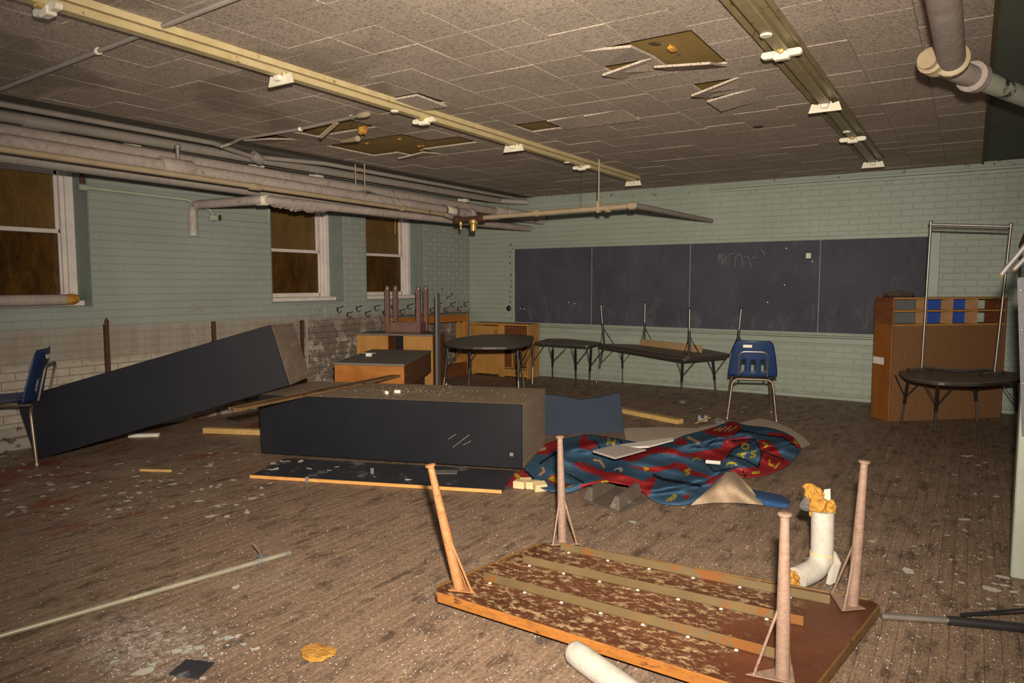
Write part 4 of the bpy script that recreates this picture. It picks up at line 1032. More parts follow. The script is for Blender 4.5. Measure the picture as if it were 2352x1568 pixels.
# ================================================================== SCHOOL CHAIRS
M['blue_plastic'] = simple('blue_plastic', '15294c', '1c3358', 5, 0.45, spot='16294a', spot_amt=0.6, spot_scale=12)
M['chair_metal'] = simple('chair_tube', '6a5a4a', '80705e', 12, 0.35, metal=0.7)
def school_chair(label):
    """faces +Y, origin on the floor under the seat centre"""
    t = thing('school_chair', label, 'chair', (0, 0, 0), 'blue plastic school chairs', local=True)
    # seat shell
    rows = []
    for j in range(9):
        v_ = j/8; y = -0.20+0.42*v_; row = []
        for i in range(11):
            s = -1+2*i/10; wd = 0.205+0.02*v_; z = 0.435+0.012*s*s*2+(0.02*(1-v_)**2)-0.02*max(0, v_-0.8)*5*0.2
            row.append((s*wd, y, z))
        rows.append(row)
    MB().slab(rows, 0.006).build('seat', M['blue_plastic'], t, smooth='auto')
    # back shell with three slots
    def bp(s, h):     # s -1..1, h 0..1
        hw = 0.235-0.055*h**1.5; r = 0.12
        if h > 0.86: hw *= math.sqrt(max(0.0, 1-((h-0.86)/0.16)**2))*0.35+0.65
        y = -0.235-0.075*h+0.045*s*s*(1-0.3*h); return (s*hw, y, 0.445+0.365*h)
    NS, NH = 24, 22; m = MB(); vs = [bp(-1+2*i/NS, j/NH) for j in range(NH+1) for i in range(NS+1)]; fs = []
    for j in range(NH):
        for i in range(NS):
            s = -1+2*(i+0.5)/NS; h = (j+0.5)/NH
            if 0.14 < h < 0.46 and any(abs(s-c) < 0.085 for c in (-0.42, 0.0, 0.42)): continue
            fs.append((j*(NS+1)+i, j*(NS+1)+i+1, (j+1)*(NS+1)+i+1, (j+1)*(NS+1)+i))
    m.add(vs, fs); b = m.build('backrest', M['blue_plastic'], t, smooth='auto', solid=0.007)
    MB().box((-0.06, -0.318, 0.755), (0.085, 0.004, 0.028), rx=-0.2, ch=0.001).build('maker_plate', M['socket'], b)
    pts = rpath([(-0.135, -0.262, 0.45), (-0.135, -0.318, 0.70), (0.135, -0.318, 0.70), (0.135, -0.262, 0.45)], 0.06)
    MB().tube(pts, 0.008, 8).build('back_frame', M['chrome'], t, smooth='auto')
    # tube frames: front and rear U
    for nm, yb_, yt, sp in (('rear', -0.26, -0.225, 0.235), ('front', 0.26, 0.16, 0.225)):
        for sx in (-1, 1):
            pts = rpath([(0.0, yt, 0.415), (sx*0.19, yt, 0.415), (sx*sp, yb_, 0.005)], 0.07)
            lgm = MB().tube(pts, 0.0125, 10).build('leg', M['chair_metal'], t, smooth='auto')
            MB().lathe([(0.017, 0), (0.019, 0.006), (0.015, 0.025)], (sx*sp, yb_, 0.0), (0, 0, 1), 10).build('glide', M['chrome'], lgm, smooth='auto')
    for sx in (-1, 1): MB().tube([(sx*0.12, -0.225, 0.418), (sx*0.12, 0.16, 0.418)], 0.009, 8).build('seat_rail', M['chair_metal'], t, smooth='auto')
    return t
ch = school_chair('blue slotted plastic school chair facing the blackboard, its back to the rug')
ch.location = (-1.875, 7.50, 0.0); ch.rotation_euler = (0, 0, math.radians(17))
ch2 = copy_tree(ch); ch2['label'] = 'blue plastic school chair against the brick wall behind the leaning cabinet'
ch2.location = (-6.24, 2.45, 0.0); ch2.rotation_euler = (0, 0, math.radians(142)); ch2.scale = (1.08, 1.08, 1.08)

# ================================================================== WOODEN UNITS AT THE FAR LEFT
def wood(name, a, b, sp, stretch=(1, 1, 4), rough=0.5):
    t = NT(name); p = t.obj(); v_ = t.mapv(p, stretch); n = t.noise(v_, 3.0, 6, 0.65, 0.8); n2 = t.noise(p, 2.0, 4, 0.6)
    c = t.ramp(n, [(0.28, a), (0.72, b)]); c = t.mix(t.math('MULTIPLY', t.step(n2, 0.52, 0.7), 0.6), c, sp); t.col(c).set(rough, 0, 0.4); return t.m
M['oak'] = wood('yellow_oak', '8e6430', 'a5783c', '7e5628', (4, 4, 1)); M['oak_dark'] = wood('dark_oak', '54301a', '6a3e22', '42260f'); M['oak_org'] = wood('orange_oak', '85501c', '9c6226', '744214')
M['greytop'] = simple('grey_linoleum_top', '5c564e', '6a635a', 4, 0.6, spot='8a8278', spot_amt=0.64, spot_scale=16)
M['greyboard'] = simple('grey_board', '5d5a56', '6a6762', 5, 0.6)
# low cabinet on its side
zl = 0.62
A, B, Cc, D = PZ(768, 832, zl), PZ(928, 836, zl), PZ(978, 806, zl), PZ(868, 800, zl)
uu = B-A; vv = ((Cc-B)+(D-A))/2
t = thing('low_cabinet', 'low orange wooden cabinet with a dusty grey top behind the lying cabinet', 'cabinet', (A+B)/2*np.array([1, 1, 0])+vv*0.5)
MB().obox(A-np.array([0, 0, 0.022])-nrm(uu)*0.005-nrm(vv)*0.006, uu+nrm(uu)*0.01, vv+nrm(vv)*0.012, (0, 0, 0.022), 0.004).build('top', M['greytop'], t)
MB().obox(A-np.array([0, 0, 0.24]), uu, nrm(vv)*0.018, (0, 0, 0.217)).build('front_panel', M['oak_org'], t)
for o_ in (A, B-nrm(uu)*0.018): MB().obox(o_-np.array([0, 0, 0.24])+nrm(vv)*0.018, nrm(uu)*0.018, vv-nrm(vv)*0.02, (0, 0, 0.217)).build('side_panel', M['oak_dark'], t)
for o_ in (A+nrm(uu)*0.006, B-nrm(uu)*0.046): MB().obox(o_-np.array([0, 0, 0.238])-nrm(vv)*0.006, nrm(uu)*0.04, nrm(vv)*0.006, (0, 0, 0.212)).build('corner_strip', M['oak_org'], t)
for f_ in (0.09, 0.93): MB().lathe([(0.006, 0), (0.004, 0.004)], A+uu*f_-np.array([0, 0, 0.05])-nrm(vv)*0.0065, -nrm(vv), 8).build('screw', M['chrome'], t)
MB().obox(A-np.array([0, 0, zl])+nrm(uu)*0.06+nrm(vv)*0.08, uu-nrm(uu)*0.12, vv-nrm(vv)*0.16, (0, 0, zl-0.238)).build('plinth', M['oak_dark'], t)
q = PZ(848, 818, zl)
t = thing('paper_scrap', 'scrap of white card on a beige block on the grey cabinet top', 'scrap', q)
MB().box(q+np.array([0, 0, 0.016]), (0.06, 0.05, 0.03), rz=0.5, ch=0.002).build('block', M['paper'], t)
MB().box(q+np.array([0, 0, 0.034]), (0.15, 0.03, 0.004), rz=0.34).build('card', M['paper'], t)
# taller unit behind
zB = 0.77
A, B = PZ(818, 765, zB), PZ(993, 768, zB); uu = B-A; un_ = nrm(uu); vn = np.array([-un_[1], un_[0], 0]); dp = 0.50
t = thing('desk_unit', 'yellow wooden pedestal desk with a grey top carrying the upturned stool', 'desk', (A+B)/2*np.array([1, 1, 0])+vn*0.2)
MB().obox(A-np.array([0, 0, 0.024]), uu, vn*dp, (0, 0, 0.024), 0.004).build('top', M['greytop'], t)
L = np.linalg.norm(uu)
for a0, a1 in ((0.0, 0.36), (0.62, 1.0)):
    MB().obox(A+uu*a0-np.array([0, 0, zB])+vn*0.01, uu*(a1-a0), vn*0.02, (0, 0, zB-0.025)).build('back_panel', M['oak'], t)
    MB().obox(A+uu*a0-np.array([0, 0, zB])+vn*0.03, un_*0.02, vn*(dp-0.05), (0, 0, zB-0.025)).build('side_panel', M['oak'], t)
    MB().obox(A+uu*a1-un_*0.02-np.array([0, 0, zB])+vn*0.03, un_*0.02, vn*(dp-0.05), (0, 0, zB-0.025)).build('side_panel', M['oak_dark'], t)
MB().obox(A+uu*0.36-np.array([0, 0, zB])+vn*0.0, un_*0.06, vn*0.025, (0, 0, zB-0.025)).build('corner_strip', M['oak'], t)
MB().obox(A+uu*0.42-np.array([0, 0, zB])+vn*0.35, uu*0.2, vn*0.015, (0, 0, zB-0.025)).build('modesty_panel', M['oak_dark'], t)
MB().obox(A+uu*0.51-np.array([0, 0, zB])+vn*0.05, uu*0.105, vn*0.015, (0, 0, zB-0.03)).build('black_panel', M['cab_black'], t)
gb = B+un_*0.028-np.array([0, 0, zB])+vn*0.02
zg = float(PV(gb, 1000, 673)[2])
tag(MB().obox(gb, un_*0.028, vn*0.11, (0, 0, zg), 0.005).build('board', M['greyboard'], loc=gb), 'tall narrow grey board standing upright against the yellow desk', 'board')
# upturned stool
q0 = PZ(885, 757, zB); 
t = thing('stool', 'brown wooden stool turned upside down on the grey desk top', 'stool', q0)
M['stool'] = wood('brown_stool', '4a2f24', '5e3d30', '3a2620'); M['stool2'] = simple('stool_paint', '5a4038', '6a4c42', 8, 0.5, spot='8a6a5c', spot_amt=0.64, spot_scale=30)
c0 = A+uu*0.60+vn*0.19; sw, sd = 0.46, 0.32; e1_, e2_ = un_, vn
Z0 = zB+0.001
MB().obox(c0-e1_*sw/2-e2_*sd/2+np.array([0, 0, Z0-c0[2]]), e1_*sw, e2_*sd, (0, 0, 0.018), 0.004).build('seat', M['stool'], t)
for s in (-1, 1):
    MB().obox(c0-e1_*(sw/2-0.05)+e2_*(s*(sd/2-0.035)-0.011)+np.array([0, 0, Z0+0.018-c0[2]]), e1_*(sw-0.10), e2_*0.022, (0, 0, 0.115), 0.003).build('apron', M['stool2'], t)
    MB().obox(c0+e1_*(s*(sw/2-0.035)-0.011)-e2_*(sd/2-0.05)+np.array([0, 0, Z0+0.018-c0[2]]), e1_*0.022, e2_*(sd-0.10), (0, 0, 0.115), 0.003).build('apron', M['stool2'], t)
    for s2 in (-1, 1):
        o_ = c0+e1_*(s*(sw/2-0.032)-0.026)+e2_*(s2*(sd/2-0.032)-0.026)+np.array([0, 0, Z0+0.018-c0[2]])
        lo = MB().obox(o_, e1_*0.052, e2_*0.052, (0, 0, 0.52), 0.006).build('leg', M['stool2'], t)
        MB().lathe([(0.026, 0), (0.026, 0.035), (0.018, 0.045)], o_+e1_*0.026+e2_*0.026+np.array([0, 0, 0.51]), (0, 0, 1), 10).build('ferrule', M['chrome'], lo, smooth='auto')
# coat rack unit against the window wall
t = thing('coat_locker', 'open wooden coat locker frame with two hooks on its end panel in the corner', 'locker', (-6.48, 7.9, 0))
x0, x1, ya, yb_, hh = XL+0.105, -6.33, 7.05, 8.64, 0.935
MB().obox((x0, yb_-0.022, 0), (x1-x0, 0, 0), (0, 0.022, 0), (0, 0, hh-0.02)).build('end_panel', M['oak'], t)
MB().obox((x0, ya, 0), (x1-x0, 0, 0), (0, 0.022, 0), (0, 0, hh-0.02)).build('end_panel', M['oak'], t)
MB().obox((x0, ya, hh-0.02), (x1-x0+0.01, 0, 0), (0, yb_-ya, 0), (0, 0, 0.02), 0.003).build('top', M['greytop'], t)
MB().obox((x1-0.02, ya+0.022, hh-0.12), (0.02, 0, 0), (0, yb_-ya-0.044, 0), (0, 0, 0.10), 0.002).build('top_rail', M['oak_org'], t)
MB().obox((x1-0.02, ya+0.022, 0), (0.02, 0, 0), (0, yb_-ya-0.044, 0), (0, 0, 0.2), 0.002).build('kick_board', M['oak_dark'], t)
MB().obox((x1-0.03, yb_-0.03, 0), (0.035, 0, 0), (0, 0.035, 0), (0, 0, hh-0.021), 0.003).build('corner_post', M['oak_org'], t)
for xx in (-6.52, -6.42): MB().tube([(xx, yb_-0.022, 0.80), (xx, yb_-0.05, 0.775), (xx, yb_-0.075, 0.80)], 0.006, 6).build('coat_hook', M['black'], t)
# corner cabinet under the board
t = thing('corner_cabinet', 'yellow wooden low cabinet in the corner with a closed door and open shelves', 'cabinet', (-5.85, 8.9, 0))
x0, x1, yf, hh = -6.32, -5.32, 8.712, 0.785
def cb(nm, a, s, mat, par=t, ch_=0.002): return MB().obox(a, (s[0], 0, 0), (0, s[1], 0), (0, 0, s[2]), ch_).build(nm, mat, par)
cb('top', (x0-0.01, yf-0.01, hh-0.025), (x1-x0+0.02, YB-0.085-yf, 0.025), M['oak'])
cb('side_panel', (x1-0.02, yf, 0.0), (0.02, YB-0.09-yf, hh-0.026), M['oak']); cb('side_panel', (x0, yf, 0.0), (0.02, YB-0.09-yf, hh-0.026), M['oak'])
cb('back_panel', (x0+0.02, YB-0.105, 0.0), (x1-x0-0.04, 0.012, hh-0.026), M['oak_dark'])
xd = -5.82
d_ = cb('door', (x0+0.022, yf-0.016, 0.03), (xd-x0-0.03, 0.016, hh-0.07), M['oak']); MB().tube([(xd-0.03, yf-0.018, 0.60), (xd-0.03, yf-0.03, 0.62), (xd-0.03, yf-0.03, 0.68), (xd-0.03, yf-0.018, 0.70)], 0.005, 6).build('handle', M['black'], d_)
cb('stile', (xd-0.01, yf, 0.0), (0.10, 0.02, hh-0.026), M['oak'])
for z_, nm in ((0.58, 'shelf'), (0.13, 'shelf')): cb(nm, (xd+0.09, yf+0.02, z_), (x1-0.02-xd-0.09, YB-0.11-yf, 0.018), M['oak'])
cb('divider', (xd+0.20, yf+0.03, 0.15), (0.018, 0.3, 0.43), M['oak']); cb('divider', (xd+0.32, yf+0.03, 0.15), (0.018, 0.3, 0.43), M['oak'])
d_ = cb('drawer', (xd+0.09, yf-0.012, 0.02), (x1-0.02-xd-0.09, 0.018, 0.105), M['oak']); MB().tube([(-5.53, yf-0.014, 0.075), (-5.53, yf-0.028, 0.07), (-5.47, yf-0.028, 0.07), (-5.47, yf-0.014, 0.075)], 0.005, 6).build('handle', M['black'], d_)

# ================================================================== CUBBY CABINET AT THE RIGHT
M['cork'] = simple('brown_hardboard', '634427', '704f2f', 40, 0.75, bump=0.1, spot='5c3e24', spot_amt=0.6, spot_scale=60)
M['cubby_tan'] = simple('tan_board', '97714a', 'a67e54', 8, 0.6); M['cubby_blue'] = simple('blue_card', '1f3f8c', '27489a', 8, 0.6); M['cubby_grey'] = simple('grey_card', '4e5250', '585c5a', 8, 0.7)
o_ = PZ(2040, 968, 0.0); r_ = PZ(2300, 958, 0.0); fx = r_-o_; W_ = np.linalg.norm(fx); fx = fx/W_; fz = np.array([-fx[1], fx[0], 0.0]); Dp = 0.265; Hc = 1.235; Zm = 0.965
t = thing('cubby_cabinet', 'tall brown cabinet with open cubbyholes along its top, blue card behind them', 'cabinet', o_+fx*W_/2)
Zv = np.array([0, 0, 1.0])
M['oak_side'] = wood('worn_orange_side', '6a3e18', '7e4c1e', '583214', (4, 4, 1))
s_ = MB().obox(o_, fx*0.02, fz*Dp, Zv*Hc, 0.003).build('side_panel', M['oak_side'], t)
MB().obox(o_-fx*0.002+fz*0.10+Zv*0.56, fx*0.002, fz*0.16, Zv*0.07).build('tape', M['paper'], s_)
MB().obox(o_-fx*0.002+fz*0.0+Zv*Zm, fx*0.002, fz*Dp, Zv*(Hc-Zm)).build('dark_veneer', M['oak_dark'], s_)
MB().obox(o_+fx*(W_-0.02), fx*0.02, fz*Dp, Zv*Hc, 0.003).build('side_panel', M['oak_dark'], t)
MB().obox(o_+fx*0.021+fz*0.0, fx*(W_-0.042), fz*0.012, Zv*(Zm-0.012)).build('hardboard_panel', M['cork'], t)
for z_ in (Zm-0.012, (Zm+Hc)/2-0.008, Hc-0.018): MB().obox(o_+fx*0.021+Zv*z_, fx*(W_-0.042), fz*Dp, Zv*0.018, 0.002).build('shelf', M['oak'], t)
def onfront(x, y):
    d = ray(x, y); tt = ((o_-CAMP) @ fz)/(d @ fz); return float((CAMP+d*tt-o_) @ fx)
xs = [onfront(x, 715) for x in (2128, 2187, 2244)]
for a in xs:
    for z0_, z1_ in ((Zm+0.0065, (Zm+Hc)/2-0.0085), ((Zm+Hc)/2+0.0105, Hc-0.0185)): MB().obox(o_+fx*(a-0.008)+Zv*z0_, fx*0.016, fz*0.14, Zv*(z1_-z0_)).build('divider', M['cubby_tan'], t)
ed = [0.021]+xs+[W_-0.021]
for i, mt in enumerate(('cubby_grey', 'cubby_blue', 'cubby_blue')):
    MB().obox(o_+fx*(ed[i]+0.009)+fz*0.145+Zv*(Zm+0.007), fx*(ed[i+1]-ed[i]-0.018), fz*0.004, Zv*(Hc-Zm-0.03)).build('card_backing', M[mt], t)
q = PV(o_, 2062, 675); q = o_+fx*0.16+fz*0.13+Zv*(Hc+0.03)
M['dirty_cloth'] = simple('dirty_cloth', '3e352a', '544838', 18, 0.9, bump=0.6)
lump(q, 0.12, 21, M['dirty_cloth'], 'crumpled_rag', 'crumpled dark rag on top of the cubby cabinet', 'rag', (1.1, 0.8, 0.28), 3, 0.22)

# ================================================================== RUG, DEBRIS, FOREGROUND
def inpoly(x, y, P):
    c = False; n = len(P); j = n-1
    for i in range(n):
        if (P[i][1] > y) != (P[j][1] > y) and x < (P[j][0]-P[i][0])*(y-P[i][1])/(P[j][1]-P[i][1])+P[i][0]: c = not c
        j = i
    return c
def dseg(x, y, a, b):
    dx, dy = b[0]-a[0], b[1]-a[1]; L = dx*dx+dy*dy; t = 0 if L == 0 else max(0, min(1, ((x-a[0])*dx+(y-a[1])*dy)/L))
    return math.hypot(x-a[0]-t*dx, y-a[1]-t*dy)
RED = [
 [(1160,1118),(1185,1080),(1205,1078),(1222,1095),(1200,1105),(1170,1116)], [(1244,1021),(1279,1009),(1290,1012),(1282,1031),(1253,1045),(1230,1042)],
 [(1331,1009),(1339,997),(1348,997),(1351,1009),(1366,1012),(1370,1024),(1358,1033),(1336,1030),(1330,1022)],
 [(1314,1063),(1336,1060),(1358,1069),(1391,1083),(1425,1086),(1455,1097),(1477,1104),(1500,1094),(1508,1100),(1488,1143),(1462,1121),(1425,1116),(1394,1106),(1333,1122),(1330,1115),(1388,1098),(1336,1079)],
 [(1440,1068),(1480,1073),(1531,1069),(1553,1061),(1575,1066),(1589,1079),(1633,1093),(1626,1098),(1585,1090),(1548,1074),(1505,1085),(1480,1081)],
 [(1575,1042),(1655,1028),(1667,1008),(1710,1003),(1732,1008),(1684,1028),(1667,1049),(1660,1059),(1633,1062),(1609,1052),(1589,1049)],
 [(1480,1035),(1505,1025),(1540,1027),(1575,1042),(1590,1052),(1551,1044),(1522,1040),(1494,1042),(1480,1050)], [(1421,1052),(1482,1031),(1480,1050),(1450,1061),(1430,1056)],
 [(1613,989),(1625,982),(1660,981),(1682,962),(1701,977),(1704,986),(1684,1000),(1667,1005),(1625,996)], [(1545,1018),(1560,1006),(1575,1008),(1580,1017),(1565,1023)],
 [(1762,993),(1796,994),(1820,1003),(1842,1017),(1842,1035),(1827,1025),(1795,1003),(1766,999)],
 [(1740,1010),(1761,1010),(1783,1027),(1796,1049),(1813,1057),(1816,1066),(1786,1082),(1745,1094),(1701,1097),(1684,1082),(1633,1096),(1619,1110),(1633,1113),(1667,1085),(1689,1074),(1710,1074),(1742,1073),(1750,1042)],
 [(1567,1142),(1582,1132),(1584,1144),(1577,1147)], [(1254,1101),(1269,1089),(1279,1091),(1305,1113),(1299,1121),(1279,1115),(1260,1106)], [(1385,996),(1400,999),(1405,1004),(1380,1006)]]
YEL = [[(1258,1099),(1270,1092),(1277,1097),(1282,1110),(1268,1105)], [(1822,1006),(1838,1014),(1836,1021),(1824,1017)], [(1728,1083),(1745,1081),(1745,1087),(1728,1089)], [(1178,1085),(1190,1088),(1200,1100),(1190,1103)], [(1381,1104),(1396,1103),(1396,1108),(1381,1108)], [(1300,1118),(1318,1113),(1310,1119)]]
def ring(cx, cy, rx, ry, a0=0, a1=360): return [(cx+rx*math.cos(math.radians(a)), cy+ry*math.sin(math.radians(a))) for a in range(a0, a1+1, 30)]
YLINE = [(ring(1712, 1025, 8, 6), 2.2), ([(1694, 1043), (1712, 1041)], 2.2), ([(1701, 1042), (1708, 1051)], 2.2), ([(1736, 1036), (1728, 1037), (1727, 1041), (1735, 1044), (1733, 1048), (1724, 1049)], 2.0),
         (ring(1680, 1068, 11, 6, 180, 360), 2.2), ([(1585, 1078), (1573, 1080), (1584, 1086), (1576, 1089)], 2.0), ([(1480, 1074), (1490, 1076), (1482, 1079)], 2.0), ([(1752, 1016), (1764, 1022), (1757, 1026)], 2.0),
         ([(1398, 1008), (1396, 1019)], 2.4), ([(1412, 1011), (1409, 1022)], 2.4), ([(1397, 1014), (1411, 1017)], 2.4), (ring(1600, 1056, 7, 4, 180, 360), 1.8),
         ([(1545, 1136), (1553, 1137), (1551, 1143)], 1.6), (ring(1545, 1144, 4, 3), 1.4), ([(1531, 1150), (1537, 1144), (1541, 1150)], 1.4), ([(1768, 1056), (1766, 1065), (1775, 1070)], 1.8), ([(1790, 1062), (1780, 1075)], 1.8), (ring(1444, 1049, 12, 6, 200, 330), 1.6)]
BLK = [([(1502, 1091), (1522, 1100), (1565, 1108), (1609, 1115)], 3.6), ([(1675, 1046), (1710, 1055), (1742, 1072)], 2.0), ([(1668, 1052), (1684, 1030), (1735, 1010), (1750, 1040), (1742, 1073)], 1.8), ([(1618, 1057), (1640, 1083), (1690, 1074)], 1.8),
       ([(1601, 1028), (1620, 1026), (1645, 1008)], 1.6), ([(1204, 1078), (1222, 1096), (1225, 1098)], 2.6), ([(1240, 1064), (1282, 1036)], 2.2), ([(1683, 1000), (1702, 988), (1762, 1000), (1800, 1004), (1830, 1028)], 1.6), ([(1706, 1082), (1712, 1095)], 1.8), ([(1366, 1012), (1378, 1029)], 1.8), ([(1425, 1012), (1430, 1022)], 2.0), ([(1746, 1035), (1800, 1055)], 1.8), ([(1308, 1090), (1340, 1108)], 2.0), ([(1681, 1012), (1715, 1010), (1735, 1008)], 1.6)]
PALE = [([(1640, 988), (1655, 983)], 1.6), ([(1652, 989), (1668, 980)], 1.6), ([(1664, 990), (1678, 979)], 1.6), ([(1674, 989), (1692, 980)], 1.6), ([(1365, 1056), (1378, 1058), (1388, 1072)], 2.6), ([(1582, 1005), (1605, 1016)], 3.4), ([(1240, 1090), (1250, 1082), (1246, 1074)], 2.6), ([(1250, 1030), (1238, 1032)], 4)]
cBLUE, cRED, cYEL, cBLK, cPAL = lin('3c566c'), lin('8c2a2c'), lin('aa962e'), lin('20232a'), lin('b0906c')
def rug_color(x, y):
    for P, w_ in YLINE:
        if any(dseg(x, y, a, b) < w_ for a, b in zip(P, P[1:])): return cYEL
    for P in YEL:
        if inpoly(x, y, P): return cYEL
    for P, w_ in BLK:
        if any(dseg(x, y, a, b) < w_ for a, b in zip(P, P[1:])): return cBLK
    for P, w_ in PALE:
        if any(dseg(x, y, a, b) < w_ for a, b in zip(P, P[1:])): return cPAL
    for P in RED:
        if inpoly(x, y, P): return cRED
    return cBLUE
def interp(P, u):
    L = [0]
    for a, b in zip(P, P[1:]): L.append(L[-1]+math.hypot(b[0]-a[0], b[1]-a[1]))
    s = u*L[-1]
    for i in range(len(P)-1):
        if s <= L[i+1]+1e-9:
            t = (s-L[i])/(L[i+1]-L[i]); return (P[i][0]+t*(P[i+1][0]-P[i][0]), P[i][1]+t*(P[i+1][1]-P[i][1]))
    return P[-1]
NEAR = [(1160,1119),(1196,1105),(1240,1118),(1275,1131),(1310,1132),(1335,1120),(1390,1103),(1440,1112),(1470,1122),(1488,1142),(1510,1153),(1550,1161),(1592,1157),(1633,1125),(1684,1086),(1700,1097),(1745,1093),(1790,1079),(1818,1062),(1840,1036)]
FAR = [(1180,1088),(1205,1077),(1252,1016),(1290,1008),(1330,1001),(1345,995),(1372,1000),(1400,1003),(1440,1011),(1500,1020),(1540,1016),(1560,1002),(1600,992),(1640,981),(1682,964),(1706,976),(1760,980),(1800,990),(1832,1008),(1841,1030)]
def sm(P, n=60):
    Q = [interp(P, i/n) for i in range(n+1)]
    for _ in range(2): Q = [Q[0]]+[((Q[i-1][0]+2*Q[i][0]+Q[i+1][0])/4, (Q[i-1][1]+2*Q[i][1]+Q[i+1][1])/4) for i in range(1, n)]+[Q[-1]]
    return Q
NEARs, FARs = sm(NEAR), sm(FAR)
def rugz(x, y, v_):
    e = min(1, min(v_, 1-v_)*5)
    z = 0.5+0.5*math.sin(x*0.030+y*0.09+1.2*math.sin(y*0.05)); z2 = 0.5+0.5*math.sin(-x*0.055+y*0.16+2.0*math.sin(x*0.013))
    h = 0.018+e*(0.060*z*z+0.016*z2*z2)
    d1 = math.exp(-((x-1410)/55)**2-((y-1110)/22)**2)*0.10     # lifted over the grey cover
    d2 = math.exp(-((x-1700)/120)**2-((y-1010)/30)**2)*0.07
    under = 1/(1+math.exp((x-1268)/6))                           # pinned under the cabinet
    return (h+d1+d2)*(1-under)+0.031*under
NU, NV = 330, 96
pts = []; cols = []
for j in range(NV+1):
    v_ = j/NV; row = []
    for i in range(NU+1):
        a, b = interp(NEARs, i/NU) if j == 0 else None, None
        row.append(None)
    pts.append(row)
near = [interp(NEARs, i/NU) for i in range(NU+1)]; far = [interp(FARs, i/NU) for i in range(NU+1)]
for j in range(NV+1):
    v_ = j/NV
    for i in range(NU+1):
        x = near[i][0]*(1-v_)+far[i][0]*v_; y = near[i][1]*(1-v_)+far[i][1]*v_
        pts[j][i] = PZ(x, y, rugz(x, y, v_)); cols.append(rug_color(x, y))
def rug_mat():
    t = NT('printed_rug'); a = t.n('ShaderNodeAttribute'); a.attribute_name = 'print'
    p = t.pos(); n = t.noise(p, 130, 3, 0.7); d = t.noise(p, 14, 6, 0.75); d2 = t.noise(p, 2.2, 4, 0.6)
    c = t.mix(t.math('MULTIPLY', t.step(n, 0.4, 0.7), 0.25), a.outputs['Color'], '10141c')
    c = t.mix(t.math('MULTIPLY', t.step(d, 0.56, 0.68), t.math('MULTIPLY', t.step(d2, 0.4, 0.65), 0.55)), c, '8a7d70')
    sp = t.voro(p, 60); rs = t.n('ShaderNodeSeparateColor'); t.l(sp.outputs['Color'], rs.inputs[0])
    c = t.mix(t.math('MULTIPLY', t.math('LESS_THAN', sp.outputs['Distance'], 0.2), t.math('LESS_THAN', rs.outputs[0], t.math('MULTIPLY', t.step(d2, 0.45, 0.6), 0.14))), c, 'c8c0b4')
    t.col(c).set(1.0, 0, 0.0); t.bump(n, 0.7, 0.004); return t.m
M['rug'] = rug_mat()
M['rug_back'] = simple('jute_backing', '8d7962', 'a08a70', 30, 0.95, bump=0.4)
M['rug_blue'] = simple('rug_blue', '1c3a60', '24466e', 40, 0.95, bump=0.4)
rug = thing('alphabet_rug', 'crumpled blue and red alphabet rug with yellow letters in the middle of the floor', 'rug', PZ(1500, 1080, 0))
m = MB(); m.grid(pts); ro = m.build('printed_pile', M['rug'], rug, smooth=True)
at = ro.data.color_attributes.new('print', 'FLOAT_COLOR', 'POINT'); at.data.foreach_set('color', np.array(cols, dtype=np.float32).ravel())
md = ro.modifiers.new('solid', 'SOLIDIFY'); md.thickness = 0.006; md.offset = -1
def px_sheet(poly_near, poly_far, zf, nu=30, nv=12):
    a = [interp(poly_near, i/nu) for i in range(nu+1)]; b = [interp(poly_far, i/nu) for i in range(nu+1)]
    return [[PZ(a[i][0]*(1-j/nv)+b[i][0]*j/nv, a[i][1]*(1-j/nv)+b[i][1]*j/nv, zf(i/nu, j/nv)) for i in range(nu+1)] for j in range(nv+1)]
MB().slab(px_sheet([(1588, 1158), (1640, 1152), (1690, 1152), (1752, 1157)], [(1640, 1112), (1667, 1084), (1688, 1082), (1716, 1110)], lambda u_, v_: 0.022+0.10*math.sin(math.pi*min(1, v_*0.62))*(0.5+0.5*math.sin(math.pi*u_))+0.012*math.sin(9*u_+5*v_)), 0.006).build('folded_backing', M['rug_back'], rug, smooth='auto')
MB().slab(px_sheet([(1713, 1146), (1752, 1157), (1785, 1163), (1812, 1164)], [(1713, 1121), (1755, 1128), (1795, 1136), (1815, 1150)], lambda u_, v_: 0.016+0.035*math.sin(math.pi*v_)*(1-0.5*u_)), 0.006).build('folded_corner', M['rug_blue'], rug, smooth='auto')
# underlay showing behind
M['underlay'] = simple('grey_underlay', '9a8b7a', 'a89986', 20, 0.95, bump=0.3)
P = [(1432, 984), (1520, 982), (1600, 984), (1650, 974), (1700, 972), (1745, 961), (1775, 968), (1815, 985), (1845, 1004), (1860, 1020), (1838, 1030), (1700, 1040), (1440, 1025)]
tag(MB().prism([PZ(x, y, 0.0035) for x, y in P], (0, 0, 0.006)).build('rug_underlay', M['underlay'], loc=PZ(1600, 1000, 0)), 'flat beige underlay sticking out behind the alphabet rug', 'underlay')
